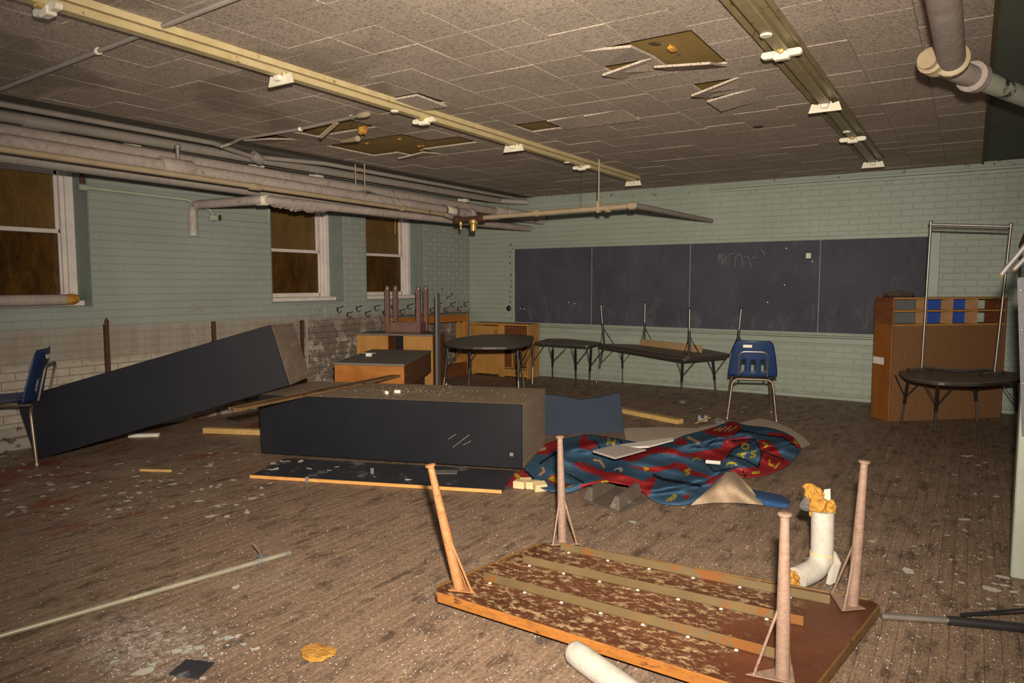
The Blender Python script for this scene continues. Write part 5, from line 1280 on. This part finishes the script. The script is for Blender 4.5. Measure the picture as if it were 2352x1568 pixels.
# upright blue carpet panel
a, b = PZ(1248, 996, 0), PZ(1434, 990, 0)
rows = []
for j in range(13):
    h = j/12; row = []
    for i in range(25):
        u_ = i/24; base = a+(b-a)*u_; top = interp([(1246, 903), (1290, 907), (1335, 916), (1380, 910), (1424, 899)], u_)
        tp = PV(base+np.array([0.0, 0.12, 0]), *top); p = base+(tp-base)*h; p = p+np.array([-0.25, 0.6, 0])*0.04*math.sin(h*math.pi)*math.sin(u_*6); p[2] = max(p[2], 0.001)
        row.append(p)
    rows.append(row)
M['blue_carpet'] = simple('blue_carpet', '262e3a', '2e3642', 60, 0.95, bump=0.4, spot='5a6272', spot_amt=0.7, spot_scale=60)
tag(MB().slab(rows, (0.02, -0.05, 0)).build('carpet_panel', M['blue_carpet'], loc=a, smooth='auto'), 'stiff plain blue carpet piece standing on edge beside the lying cabinet', 'carpet')
# timber beside it
M['timber'] = simple('raw_timber', '9a7c48', 'b8965c', 5, 0.7, spot='6e5530', spot_amt=0.6, spot_scale=8, stretch=(1, 3, 3))
def stick(name, label, p0, p1, wd, hg, mat, z=0.0, grp=None, cat='timber'):
    a, b = PZ(*p0, z+hg/2), PZ(*p1, z+hg/2)
    return tag(MB().bar(a, b, wd, hg, ch=0.003).build(name, mat, loc=((a+b)/2)*np.array([1, 1, 0])+np.array([0, 0, z])), label, cat, grp)
stick('timber', 'long raw timber on the floor behind the blue carpet piece', (1395, 935), (1563, 968), 0.09, 0.045, M['timber'])
stick('timber', 'pale timber offcut between the leaning cabinet and the lying cabinet', (470, 987), (640, 993), 0.07, 0.05, M['timber'])
stick('wood_strip', 'short wooden strip on red-stained boards in front of the leaning cabinet', (322, 1079), (394, 1081), 0.02, 0.018, M['timber'])
stick('cardboard_tube', 'white tube end poking out under the leaning cabinet', (296, 1000), (366, 998), 0.05, 0.03, M['paper'], cat='tube')
stick('metal_rod', 'thin grey rod by the corner of the leaning cabinet', (133, 1073), (172, 1043), 0.015, 0.012, M['galv'], cat='rod')
# boards on the rug
def slab_px(name, label, P, z, th, mat, cat, edge=None):
    W = [PZ(x, y, z) for x, y in P]; c = sum(W)/len(W)
    t = thing(name, label, cat, c-np.array([0, 0, th]))
    b = MB().prism(W, (0, 0, -th)).build('board', mat, t)
    return t
M['hardboard'] = simple('grey_white_board', '968a80', 'a69a90', 60, 0.8, bump=0.1)
slab_px('ceiling_tile_piece', 'square pale ceiling tile lying on the crumpled alphabet rug', [(1362, 1034), (1416, 1021), (1483, 1031), (1413, 1050)], 0.155, 0.014, M['hardboard'], 'tile')
slab_px('ceiling_tile_piece', 'narrow white board between the rug and its underlay', [(1424, 1020), (1545, 1004), (1547, 1009), (1490, 1024), (1430, 1026)], 0.12, 0.014, M['paper'], 'board')
q = PZ(1417, 1083, 0.14)
m = MB(); rr = []
for k in range(7): a_ = math.pi*k/6; rr.append((math.cos(a_)*0.022, math.sin(a_)*0.022))
rows = [[q+np.array([c_, d_, s_]) for c_, s_ in rr] for d_ in (0, 0.025, 0.05)]
tag(MB().slab(rows, (0, 0, -0.003)).build('pipe_clip', M['galv'], loc=q), 'small curved metal pipe clip lying on the rug', 'clip')
q = PZ(1637, 1062, 0.10); tag(MB().tube([q+np.array([-0.05, 0, 0]), q+np.array([0.05, 0.02, 0])], 0.014, 8).build('paper_roll', M['paper'], loc=q, smooth='auto'), 'small rolled white paper lying on the rug letters', 'paper')
# grey plastic light cover under the rug
M['grey_plastic'] = simple('grey_moulded_plastic', '4f473e', '5e554a', 6, 0.5, spot='7a6e60', spot_amt=0.6, spot_scale=14)
t = thing('light_cover', 'grey moulded light cover with two ridges half under the rug edge', 'light cover', PZ(1420, 1150, 0))
A, B, Cc, D = PZ(1336, 1148, 0.004), PZ(1424, 1179, 0.004), PZ(1490, 1146, 0.004), PZ(1395, 1112, 0.004)
MB().prism([A, B, Cc, D], (0, 0, 0.006)).build('flat_base', M['grey_plastic'], t)
e = nrm(B-A); g_ = nrm(D-A)
for f0 in (0.02, 0.72):
    o_ = A+(B-A)*f0+np.array([0, 0, 0.010]); wv = (B-A)*0.26; lv = (D-A)*0.95
    MB().hexa([o_, o_+wv, o_+wv+lv, o_+lv, o_+wv*0.3+lv*0.12+np.array([0, 0, 0.07]), o_+wv*0.7+lv*0.12+np.array([0, 0, 0.07]), o_+wv*0.7+lv+np.array([0, 0, 0.07]), o_+wv*0.3+lv+np.array([0, 0, 0.07])]).build('ridge', M['grey_plastic'], t, bev=0.004)
# foam blocks at the rug corner
M['foam_pale'] = simple('pale_foam', 'b59c70', 'c8b084', 12, 0.9, bump=0.2)
for i, (x, y, s, rz_) in enumerate(((1194, 1121, 0.08, 0.2), (1208, 1117, 0.08, 0.7), (1224, 1122, 0.09, 0.4), (1240, 1126, 0.085, 0.9))):
    q = PZ(x, y, 0.0); tag(MB().box(q+np.array([0, 0, 0.028]), (s, s*0.75, 0.05), rz=rz_, rx=0.25*(i % 2), ch=0.004).build('foam_block', M['foam_pale'], loc=q),
        ['pale foam block farthest from the light cover, by the door panel edge', 'pale foam block leaning in the middle of the foam cluster', 'larger pale foam block half under the blue rug corner', 'pale foam block nearest the grey light cover'][i], 'foam block', 'foam blocks by the rug corner')

# ---- upturned table in the foreground
def rust_mat():
    t = NT('scarred_table_underside'); p = t.pos(); n = t.noise(t.mapv(p, (1.3, 2.0, 1)), 15, 8, 0.78); z_ = t.noise(p, 2.4, 4, 0.6); f = t.noise(p, 60, 4, 0.7)
    c = t.ramp(z_, [(0.3, '40200f'), (0.7, '5e3420')]); x, y, zz = t.xyz(p)
    m_ = t.math('MULTIPLY', t.step(n, 0.49, 0.60), t.math('SUBTRACT', 1.0, t.step(t.math('ADD', x, t.math('MULTIPLY', t.math('SUBTRACT', z_, 0.5), 1.2)), -0.75, -0.55)))
    c = t.mix(m_, c, t.ramp(f, [(0.3, '8a7050'), (0.7, 'b8a078')]))
    c = t.mix(t.math('MULTIPLY', t.step(t.noise(p, 30, 5, 0.7), 0.62, 0.68), 0.7), c, '2a1810')
    n3 = t.noise(p, 85, 5, 0.8); c = t.mix(t.math('MULTIPLY', t.step(n3, 0.5, 0.62), 0.6), c, '331a0c')
    c = t.mix(t.math('MULTIPLY', t.step(t.noise(p, 3.2, 5, 0.7), 0.52, 0.62), 0.5), c, '4a2513')
    t.col(c).set(0.45, 0, 0.5); t.bump(n, 0.35, 0.004); return t.m
M['under'] = rust_mat()
M['edge_org'] = simple('worn_orange_edge', '80501f', '9a622a', 10, 0.5, spot='54331a', spot_amt=0.6, spot_scale=14, stretch=(0.6, 2, 2), grain=0.5, gscale=40, gcol='4a2a12')
M['edge_dark'] = simple('worn_brown_edge', '5a4020', '6e5028', 10, 0.5, spot='3a2814', spot_amt=0.6, spot_scale=12)
M['rail_rust'] = simple('rusty_steel_rail', '594a30', '685638', 5, 0.5, metal=0.2, spot='74481f', spot_amt=0.56, spot_scale=3)
M['leg_rust'] = simple('pink_rusted_leg', '735d50', '88705f', 30, 0.45, spot='7a4426', spot_amt=0.64, spot_scale=9, stretch=(1, 1, 1.6), grain=0.35, gscale=90, gcol='5a3a28')
M['leg_rust2'] = simple('orange_rusted_leg', '8e5c30', 'a0724e', 30, 0.45, spot='63371a', spot_amt=0.62, spot_scale=9, grain=0.4, gscale=90, gcol='5a3214')
CA, CB, CC_, CD = PZ(985, 1356, 0.075), PZ(1252, 1243, 0.055), PZ(2026, 1383, 0.055), PZ(1838, 1622, 0.075)
t = thing('work_table', 'old wooden work table turned upside down in the foreground, rusted legs in the air', 'table', (CA+CC_)/2*np.array([1, 1, 0]))
P = round_poly([CA, CB, CC_, CD], 0.07); th = 0.035
dn = np.array([0, 0, -th])
MB().prism(P, dn).build('tabletop', M['under'], t)
for a, b, mt in ((CA, CD, 'edge_org'), (CC_, CD, 'edge_dark'), (CA, CB, 'edge_dark'), (CB, CC_, 'edge_dark')):
    d = nrm(b-a); o_ = a+d*0.05; e_ = b-d*0.05; cen = (CA+CC_)/2; n = np.cross(d, (0, 0, 1)); n = n if n @ (a-cen) > 0 else -n
    MB().obox(o_+dn*1.02-nrm(n)*0.004, e_-o_, nrm(n)*0.009, -dn*1.02+np.array([0, 0, 0.006]), 0.002).build('edge_strip', M[mt], t)
nz_ = nrm(np.cross(CC_-CA, CB-CA)); nz_ = nz_ if nz_[2] > 0 else -nz_
def ontab(x, y, off=0.0):
    d = ray(x, y); tt = ((CA+nz_*off-CAMP) @ nz_)/(d @ nz_); return CAMP+d*tt
for a, b, n_ in (((1110, 1332), (1782, 1514), 7), ((1200, 1293), (1845, 1438), 7), ((1287, 1263), (1906, 1388), 6)):
    A, B = ontab(*a, 0.001), ontab(*b, 0.001); d = nrm(B-A); s = np.cross(nz_, d)
    r_ = MB().obox(A, B-A, s*0.005, nz_*0.038, 0.001).build('steel_rail', M['rail_rust'], t)
    side = -s if (-s) @ (CAMP-A) > 0 else s
    MB().obox(A, B-A, -side*0.03, nz_*0.003).build('rail_flange', M['rail_rust'], r_)
    for k in range(n_):
        q = A+(B-A)*((k+0.25)/n_)+side*0.012; MB().lathe([(0.008, 0), (0.007, 0.003), (0.003, 0.005)], q, nz_, 8).build('screw', M['socket'], r_)
for base, tip, mt, r0, br in (((1055, 1352), (987, 1062), 'leg_rust2', 0.0225, ((1085, 1362), (1068, 1338))), ((1292, 1246), (1286, 997), 'leg_rust', 0.0225, ((1270, 1252), (1325, 1250))), ((1958, 1390), (1986, 1052), 'leg_rust', 0.0225, ((1912, 1362), (1938, 1402))), ((1797, 1556), (1803, 1172), 'leg_rust', 0.0235, ((1730, 1552), (1815, 1535)))):
    A = ontab(*base, 0.004); T = PV(A, *tip)
    lo = MB().tube([A, A+(T-A)*0.45, A+(T-A)*0.97], [r0, r0*0.92, r0*0.62], 14).build('leg', M[mt], t, smooth='auto')
    d = nrm(T-A); MB().lathe([(r0*0.63, -0.016), (r0*0.60, -0.004), (r0*0.74, 0.002), (r0*0.98, 0.004), (r0*1.0, 0.009), (r0*0.8, 0.012), (r0*0.3, 0.013)], A+(T-A)*0.965, d, 16).build('glide', M[mt], lo, smooth='auto')
    k = A+(T-A)*0.50
    for b_ in br: MB().tube([k, ontab(*b_, 0.006)], 0.0048, 8).build('brace', M[mt], lo, smooth='auto')
    e1v, e2v = ontab(*br[0], 0.002)-A, ontab(*br[1], 0.002)-A
    c_ = A; tri = [A-nrm(e1v+e2v)*0.05, A+e1v*1.25, A+e2v*1.25]; tri = [p-nz_*((p-A) @ nz_) for p in tri]
    MB().prism(tri, nz_*0.004).build('mounting_plate', M[mt], lo)
# ---- pipe lagging pieces
M['lag_white'] = simple('white_lagging', '9d978b', 'aea89c', 12, 0.7, spot='877c6c', spot_amt=0.62, spot_scale=10, bump=0.3, grain=0.2, gscale=40, gcol='6a6050')
t = thing('pipe_lagging', 'white lagging elbow standing upright behind the upturned table, torn yellow foam on top', 'pipe lagging', PZ(1880, 1346, 0))
b0 = PZ(1886, 1338, 0); wz = lambda x, y: PV(b0, x, y)
pts = [wz(1890, 1172), wz(1889, 1220), wz(1887, 1262), wz(1882, 1292)]
p_end = PZ(1830, 1328, 0.058)
MB().tube(rpath([wz(1890, 1172), b0+np.array([0, 0, 0.075]), p_end], 0.12, 9), 0.050, 18).build('sleeve', M['lag_white'], t, smooth='auto')
MB().lathe([(0.0515, 0), (0.052, 0.004), (0.052, 0.04), (0.0515, 0.044)], wz(1886, 1288)-np.array([0, 0, 0.0]), (0.01, 0, 1), 18).build('tape_band', M['foam_pale'], t, smooth='auto')
def foam_tuft(c, r, seed, sq):
    o = lump(c, r, seed, M['foam'], 'foam_tuft', None, None, sq, 3, 0.17); o.parent = t; o.location = Vector(c)-Vector(ORG[t.name]); return o
foam_tuft(wz(1880, 1158), 0.046, 5, (1.0, 1.0, 0.9)); foam_tuft(wz(1864, 1130), 0.034, 6, (0.9, 0.9, 1.1)); foam_tuft(wz(1908, 1166), 0.028, 7, (0.8, 1, 1.3)); foam_tuft(wz(1876, 1136), 0.030, 9, (1, 1, 1.1)); foam_tuft(wz(1856, 1118), 0.016, 12, (1.4, 1, 1)); foam_tuft(wz(1870, 1176), 0.022, 13, (1, 1, 1.4)); foam_tuft(p_end-np.array([0.03, 0.02, 0.0]), 0.045, 8, (1, 1, 0.9))
MB().slab([[wz(1893, 1172), wz(1888, 1150), wz(1893, 1124)], [wz(1908, 1172), wz(1908, 1150), wz(1907, 1122)]], (0, 0.004, 0)).build('torn_wrapper', M['lag_white'], t)
MB().slab([[wz(1911, 1262), wz(1906, 1296), wz(1897, 1340)], [wz(1916, 1264)+np.array([0.0, -0.012, 0]), wz(1919, 1296)+np.array([0.0, -0.015, 0]), wz(1908, 1341)+np.array([0, -0.012, 0])], [wz(1919, 1268), wz(1931, 1294), wz(1917, 1338)]], (0.002, 0.003, 0)).build('torn_wrapper', M['lag_white'], t)
g_ = NT('clear_film'); g_.b.inputs['Base Color'].default_value = (0.9, 0.9, 0.88, 1); g_.set(0.08, 0, 0.5); g_.b.inputs['Transmission Weight'].default_value = 0.95; g_.b.inputs['IOR'].default_value = 1.15
c_ = wz(1853, 1152); MB().lathe([(0.012, 0.03), (0.022, 0.0), (0.028, -0.03), (0.024, -0.036)], c_, (0.2, 0, 1), 14, caps=False).build('clear_film', g_.m, t, smooth='auto', solid=0.001)
a, b = PZ(1322, 1492, 0.058), PZ(1500, 1622, 0.058)
t = thing('pipe_lagging', 'white lagging tube on the floor, half under the upturned table', 'pipe lagging', a*np.array([1, 1, 0]))
d = nrm(b-a)
MB().lathe([(0.015, -0.03), (0.036, -0.018), (0.044, 0.0), (0.045, 0.05), (0.045, np.linalg.norm(b-a))], a+np.array([0, 0, -0.012]), d, 18).build('sleeve', M['lag_white'], t, smooth='auto')
# ---- loose black table leg on the right
t = thing('table_leg', 'loose black and chrome table leg lying by the corner of the upturned table', 'table leg', PZ(2180, 1420, 0))
a, m_, b = PZ(2024, 1414, 0.02), PZ(2176, 1424, 0.02), PZ(2420, 1448, 0.02)
M['chrome2'] = simple('bright_chrome', 'b8b2a8', 'ccc6bc', 20, 0.25, metal=0.85)
MB().tube([a, m_+nrm(m_-a)*0.02], 0.0125, 12).build('lower_leg', M['chrome2'], t, smooth='auto')
MB().tube([m_, b], 0.0185, 12).build('upper_leg', M['leg_black'], t, smooth='auto')
for s in (0, 1): MB().tube([PZ(2208, 1410+s*3, 0.012+s*0.008), PZ(2400, 1394+s*10, 0.012+s*0.008)], 0.005, 8).build('brace', M['leg_black'], t, smooth='auto')
# ---- metal pole on the left
t = thing('metal_pole', 'long galvanised pole with a clamp lying on the floor boards', 'pole', PZ(350, 1365, 0))
a, b = PZ(-90, 1486, 0.014), PZ(665, 1269, 0.014); M['pole'] = simple('old_conduit', '8f8a74', 'a39d88', 8, 0.4, metal=0.5, spot='b8a894', spot_amt=0.58, spot_scale=40)
MB().tube([a, b], 0.0125, 14).build('tube', M['pole'], t, smooth='auto')
MB().tube([b-nrm(b-a)*0.03, b+nrm(b-a)*0.004], 0.0142, 14).build('end_cap', M['greyboard'], t, smooth='auto')
c_ = PZ(594, 1289, 0.014); k = MB().tube([c_-nrm(b-a)*0.012, c_+nrm(b-a)*0.012], 0.0165, 12).build('clamp', M['galv'], t, smooth='auto')
MB().box(c_+np.array([-0.012, 0.03, 0.016]), (0.05, 0.03, 0.004), rz=0.2).build('clamp_tab', M['galv'], k)
MB().tube([c_+np.array([-0.012, 0.03, 0.015]), PV(c_, 581, 1246)], 0.003, 6).build('clamp_bolt', M['galv'], k)
# ---- small things on the floor and furniture
q = PZ(728, 1497, 0.012)
lump(q, 0.06, 14, M['foam'], 'foam_scrap', 'flat torn scrap of yellow foam on the floor boards near the pole', 'foam', (1.2, 0.9, 0.22), 2, 0.22)
slab_px('floor_tile', 'dark square tile with pale edges among white paint flakes', [(388, 1546), (428, 1513), (492, 1520), (454, 1556)], 0.008, 0.006, M['door_black'], 'tile')
for i, (x, y) in enumerate(((886, 900), (906, 899))):
    q = ontop(x, y, 0.0165); tag(MB().lathe([(0.014, 0), (0.016, 0.004), (0.016, 0.045), (0.012, 0.05)], q, (0.7, -0.5 if i == 0 else 0.4, 0), 14).build('plastic_cup', M['socket'], loc=q, smooth='auto'),
        ['small white plastic cup, its hollow end turned outward, on the lying cabinet', 'small white plastic cup turned sideways on the dusty lying cabinet'][i], 'cup', 'plastic cups on the lying cabinet')
q = ontop(1030, 888); t = thing('door_knob', 'small round knob with its screw on the lying cabinet top', 'knob', q)
MB().lathe([(0.005, 0), (0.018, 0.01), (0.02, 0.018), (0.01, 0.026)], q+np.array([0, 0, 0.018]), (-1, -0.3, 0.1), 12).build('knob', M['chair_metal'], t, smooth='auto'); MB().tube([q+np.array([0.0, 0, 0.012]), q+np.array([0.04, 0.01, 0.005])], 0.003, 6).build('screw', M['galv'], t)
q = PZ(1605, 975, 0.0); t = thing('light_fitting', 'broken light fitting with a green tip at the back edge of the rug', 'light fitting', q)
MB().box(q+np.array([0, 0.1, 0.05]), (0.10, 0.08, 0.07), rz=0.5, ch=0.008).build('housing', M['galv'], t); MB().box(q+np.array([0.02, 0.05, 0.075]), (0.03, 0.02, 0.03), rz=0.5, ch=0.003).build('black_socket', M['black'], t)
MB().bar(q+np.array([-0.02, -0.06, 0.02]), q+np.array([0.10, 0.03, 0.08]), 0.04, 0.004).build('bent_blade', M['timber'], t)
q = PZ(1650, 972, 0.0); tag(MB().lathe([(0.01, 0), (0.03, 0.01), (0.03, 0.04), (0.022, 0.08), (0.02, 0.12)], q+np.array([-0.02, 0, 0.03]), (1, -0.8, 0), 12).build('glass_jar', g_.m, loc=q, smooth='auto'), 'small clear jar lying behind the rug by the chair leg', 'jar')
q = PZ(1568, 926, 0.0); tag(MB().lathe([(0.02, 0), (0.035, 0.005), (0.035, 0.03), (0.02, 0.035)], q, (0, 0, 1), 12).build('glass_jar', g_.m, loc=q, smooth='auto'), 'small clear dish on the floor below the stacked tables', 'dish')

# ---- paint flakes: single ones, then crumbs
M['flake'] = simple('paint_flake', '9c968c', 'b8b2a8', 20, 0.7); M['flake_g'] = simple('green_paint_flake', '8f988a', 'a4ab9c', 20, 0.7)
def flake_mesh(seed):
    g = random.Random(seed); n = g.randint(5, 8); P = []
    for k in range(n):
        an = 2*math.pi*k/n+g.uniform(-0.3, 0.3); r = g.uniform(0.35, 1.0); P.append((math.cos(an)*r, math.sin(an)*r*0.7))
    curl = g.uniform(0.05, 0.5); base = 0.02
    m = MB(); top = [np.array([x, y, base+curl*x*x*0.5]) for x, y in P]; c = np.array([0, 0, base]); th = np.array([0, 0, 0.03])
    vs = top+[c]+[p+th for p in top]+[c+th]; fs = []
    for k in range(n):
        j = (k+1) % n; fs.append((j, k, n)); fs.append((n+1+k, n+1+j, 2*n+1)); fs.append((k, j, n+1+j, n+1+k))
    m.add(vs, fs); return m
fm = []
for s in range(14):
    me = flake_mesh(s+50).mesh('paint_flake'); me.materials.append(M['flake' if s % 3 else 'flake_g']); fm.append(me)
g = random.Random(77)
KNOWN = [(2083,1310,0.05),(2160,1337,0.03),(2120,1250,0.02),(2280,1353,0.05),(2310,1345,0.03),(2218,1047,0.06),(2262,1062,0.03),(2246,1068,0.03),(2215,1193,0.05),(2003,1243,0.03),(2055,1362,0.02),(2300,1325,0.04),(2190,1090,0.03),(2240,1135,0.03),(2290,1140,0.03),(2175,1228,0.02),(2330,1360,0.03),(2342,1388,0.03),
 (540,1348,0.03),(455,1488,0.03),(430,1493,0.035),(520,1464,0.03),(545,1461,0.03),(405,1496,0.03),(440,1538,0.04),(330,1540,0.05),(352,1525,0.03),(300,1488,0.03),(260,1520,0.03),(385,1470,0.025),(495,1452,0.02),(560,1480,0.02),
 (1455,1199,0.05),(480,1070,0.05),(485,1066,0.04),(370,1105,0.03),(395,1102,0.03),(402,1112,0.03),(200,1085,0.03),(290,1165,0.02),(300,1165,0.03),(45,1080,0.035),(365,1118,0.02),(463,1125,0.02),(580,1145,0.04),(1570,1165,0.02),
 (1610,938,0.03),(1712,935,0.04),(1705,946,0.03),(1760,905,0.03),(1795,915,0.03),(1850,912,0.02),(2140,975,0.02),(2180,940,0.02),(30,1048,0.03),(120,1090,0.03),(160,1110,0.02),(240,1120,0.03),(340,1060,0.03),(350,1045,0.03)]
spots = list(KNOWN)
for _ in range(120): spots.append((g.uniform(0, 620), g.uniform(1035, 1190), g.uniform(0.012, 0.040)))
for _ in range(55): spots.append((g.uniform(2030, 2345), g.uniform(1040, 1400), g.uniform(0.008, 0.022)))
for _ in range(30): spots.append((g.uniform(230, 600), g.uniform(1440, 1565), g.uniform(0.010, 0.022)))
PZc = []
def blocked(x, y):
    p = PZ(x, y, 0)
    return (c2box(p) or p[0] < XL+0.12)
def c2box(p):
    r = p-o2; a_ = r @ u2n/np.linalg.norm(u2); b_ = r @ nrm(w2)/np.linalg.norm(w2)
    if -0.03 < a_ < 1.03 and -0.75 < b_ < 1.03: return True
    r = p-BLc; ux = nrm(u*np.array([1, 1, 0])); a_ = r @ ux; b_ = r @ np.array([-ux[1], ux[0], 0])
    return -0.25 < a_ < 0.9 and -0.05 < b_ < 0.9
for x, y, s in spots:
    if blocked(x, y): continue
    p = PZ(x, y, 0); o = bpy.data.objects.new('paint_flake', g.choice(fm)); COL.objects.link(o)
    o.location = p; o.rotation_euler = (0, 0, g.uniform(0, 6.28)); o.scale = (s, s, s*0.7); ORG[o.name] = p
    if x > 1950 and y > 990: tag(o, 'curled pale paint flake on the floor boards near the low partition', 'paint flake', 'paint flakes by the low partition')
    elif y < 990: tag(o, 'pale paint flake on the far floor boards around the blue school chair', 'paint flake', 'paint flakes around the blue chair')
    elif y > 1420: tag(o, 'white paint flake in the chalky dust around the dark square tile', 'paint flake', 'paint flakes around the dark tile')
    elif x > 1000: tag(o, 'pale paint chip on the boards between the rug and the upturned table', 'paint flake', 'paint chips by the rug')
    else: tag(o, 'curled pale paint flake on the stained boards between the leaning cabinet and the pole', 'paint flake', 'paint flakes before the leaning cabinet')
for x, y, s in ((628, 1064, 0.05), (648, 1060, 0.04), (660, 1059, 0.03), (690, 1060, 0.05), (627, 1078, 0.05), (712, 1076, 0.04), (755, 1080, 0.03), (775, 1072, 0.03), (862, 1095, 0.02), (935, 1102, 0.04)):
    p = PZ(x, y, 0.0245); o = bpy.data.objects.new('paint_flake', g.choice(fm)); COL.objects.link(o); o.location = p; o.rotation_euler = (0, 0, g.uniform(0, 6.28)); o.scale = (s, s, s); ORG[o.name] = p
    tag(o, 'curled white paint flake on the black door panel', 'paint flake', 'paint flakes on the door panel')
q = PZ(1025, 1084, 0.0245); tag(MB().box(q+np.array([0, 0, 0.002]), (0.16, 0.10, 0.003), rz=0.6).build('plastic_sheet', M['greyboard'], loc=q), 'square grey plastic sheet on the black door panel', 'sheet')
m = MB()
for _ in range(3600):
    mode = g.random()
    if mode < 0.55: x, y = g.uniform(0, 2352), 1050+abs(g.gauss(0, 1))*0+g.uniform(0, 1)**0.7*518
    elif mode < 0.75: x, y = g.gauss(1050, 380), g.uniform(1150, 1568)
    elif mode < 0.88: x, y = g.gauss(400, 110), g.gauss(1510, 45)
    else: x, y = g.uniform(1900, 2345), g.uniform(1000, 1450)
    if y < 1000 or y > 1600: continue
    p = PZ(x, y, 0)
    if blocked(x, y): continue
    s = g.choice((0.0014, 0.0016, 0.0018, 0.0022, 0.003, 0.004)); a_ = g.uniform(0, 6.28)
    m.add([p+np.array([math.cos(a_+k*2.09)*s, math.sin(a_+k*2.09)*s*0.8, 0.0]) for k in range(3)]+[p+np.array([0, 0, s*0.9])], [(0, 1, 3), (1, 2, 3), (2, 0, 3)])
M['crumb'] = simple('plaster_crumb', '9c9184', 'b4aa9c', 30, 0.8)
o = m.build('plaster_crumbs', M['crumb']); tag(o, 'white plaster crumbs scattered over the floor boards', 'debris', kind='stuff')
# dust and crumbs on the lying cabinet
m = MB()
for _ in range(260):
    x, y = (g.gauss(950, 60), g.gauss(897, 5)) if g.random() < 0.6 else (g.uniform(720, 1230), g.uniform(872, 915))
    p = ontop(x, y); r = p-o2; a_ = r @ u2n/np.linalg.norm(u2); b_ = r @ nrm(w2)/np.linalg.norm(w2)
    if not (0.02 < a_ < 0.98 and 0.03 < b_ < 0.97): continue
    s = g.choice((0.003, 0.004, 0.006)); a_ = g.uniform(0, 6.28)
    m.add([p+np.array([math.cos(a_+k*2.09)*s, math.sin(a_+k*2.09)*s*0.8, 0.0]) for k in range(3)]+[p+np.array([0, 0, s*0.6])], [(0, 1, 3), (1, 2, 3), (2, 0, 3)])
o = m.build('plaster_crumbs', M['lag_white']); tag(o, 'white plaster crumbs on top of the lying cabinet', 'debris', kind='stuff')
# small marks on walls and ceiling
for p_, w2_, h2_ in (((1016, 663), 0.03, 0.02), ((1027, 683), 0.03, 0.03), ((1032, 681), 0.03, 0.035), ((1038, 676), 0.035, 0.04)):
    q = PX(*p_, XL+0.0045); MB().box(q, (0.002, w2_, h2_), ch=0.0).build('wall_smudge', M['ink_and_shade'], wl)
q = PZ(1741, 291, ZC-0.002); MB().lathe([(0.045, 0.0), (0.04, -0.003), (0.01, -0.004)], q, (0, 0, 1), 12).build('hole_shade_disc', M['ink_and_shade'], ce)  # flat dark disc in place of a hole, its shade painted in
a, b = PX(908, 503, XL-0.05), PX(907, 538, XL-0.05)
tag(MB().tube([a, b], 0.006, 6).build('wire_strip', M['brass'], loc=b), 'bright yellow wire strip dangling in front of the far window pane', 'wire')
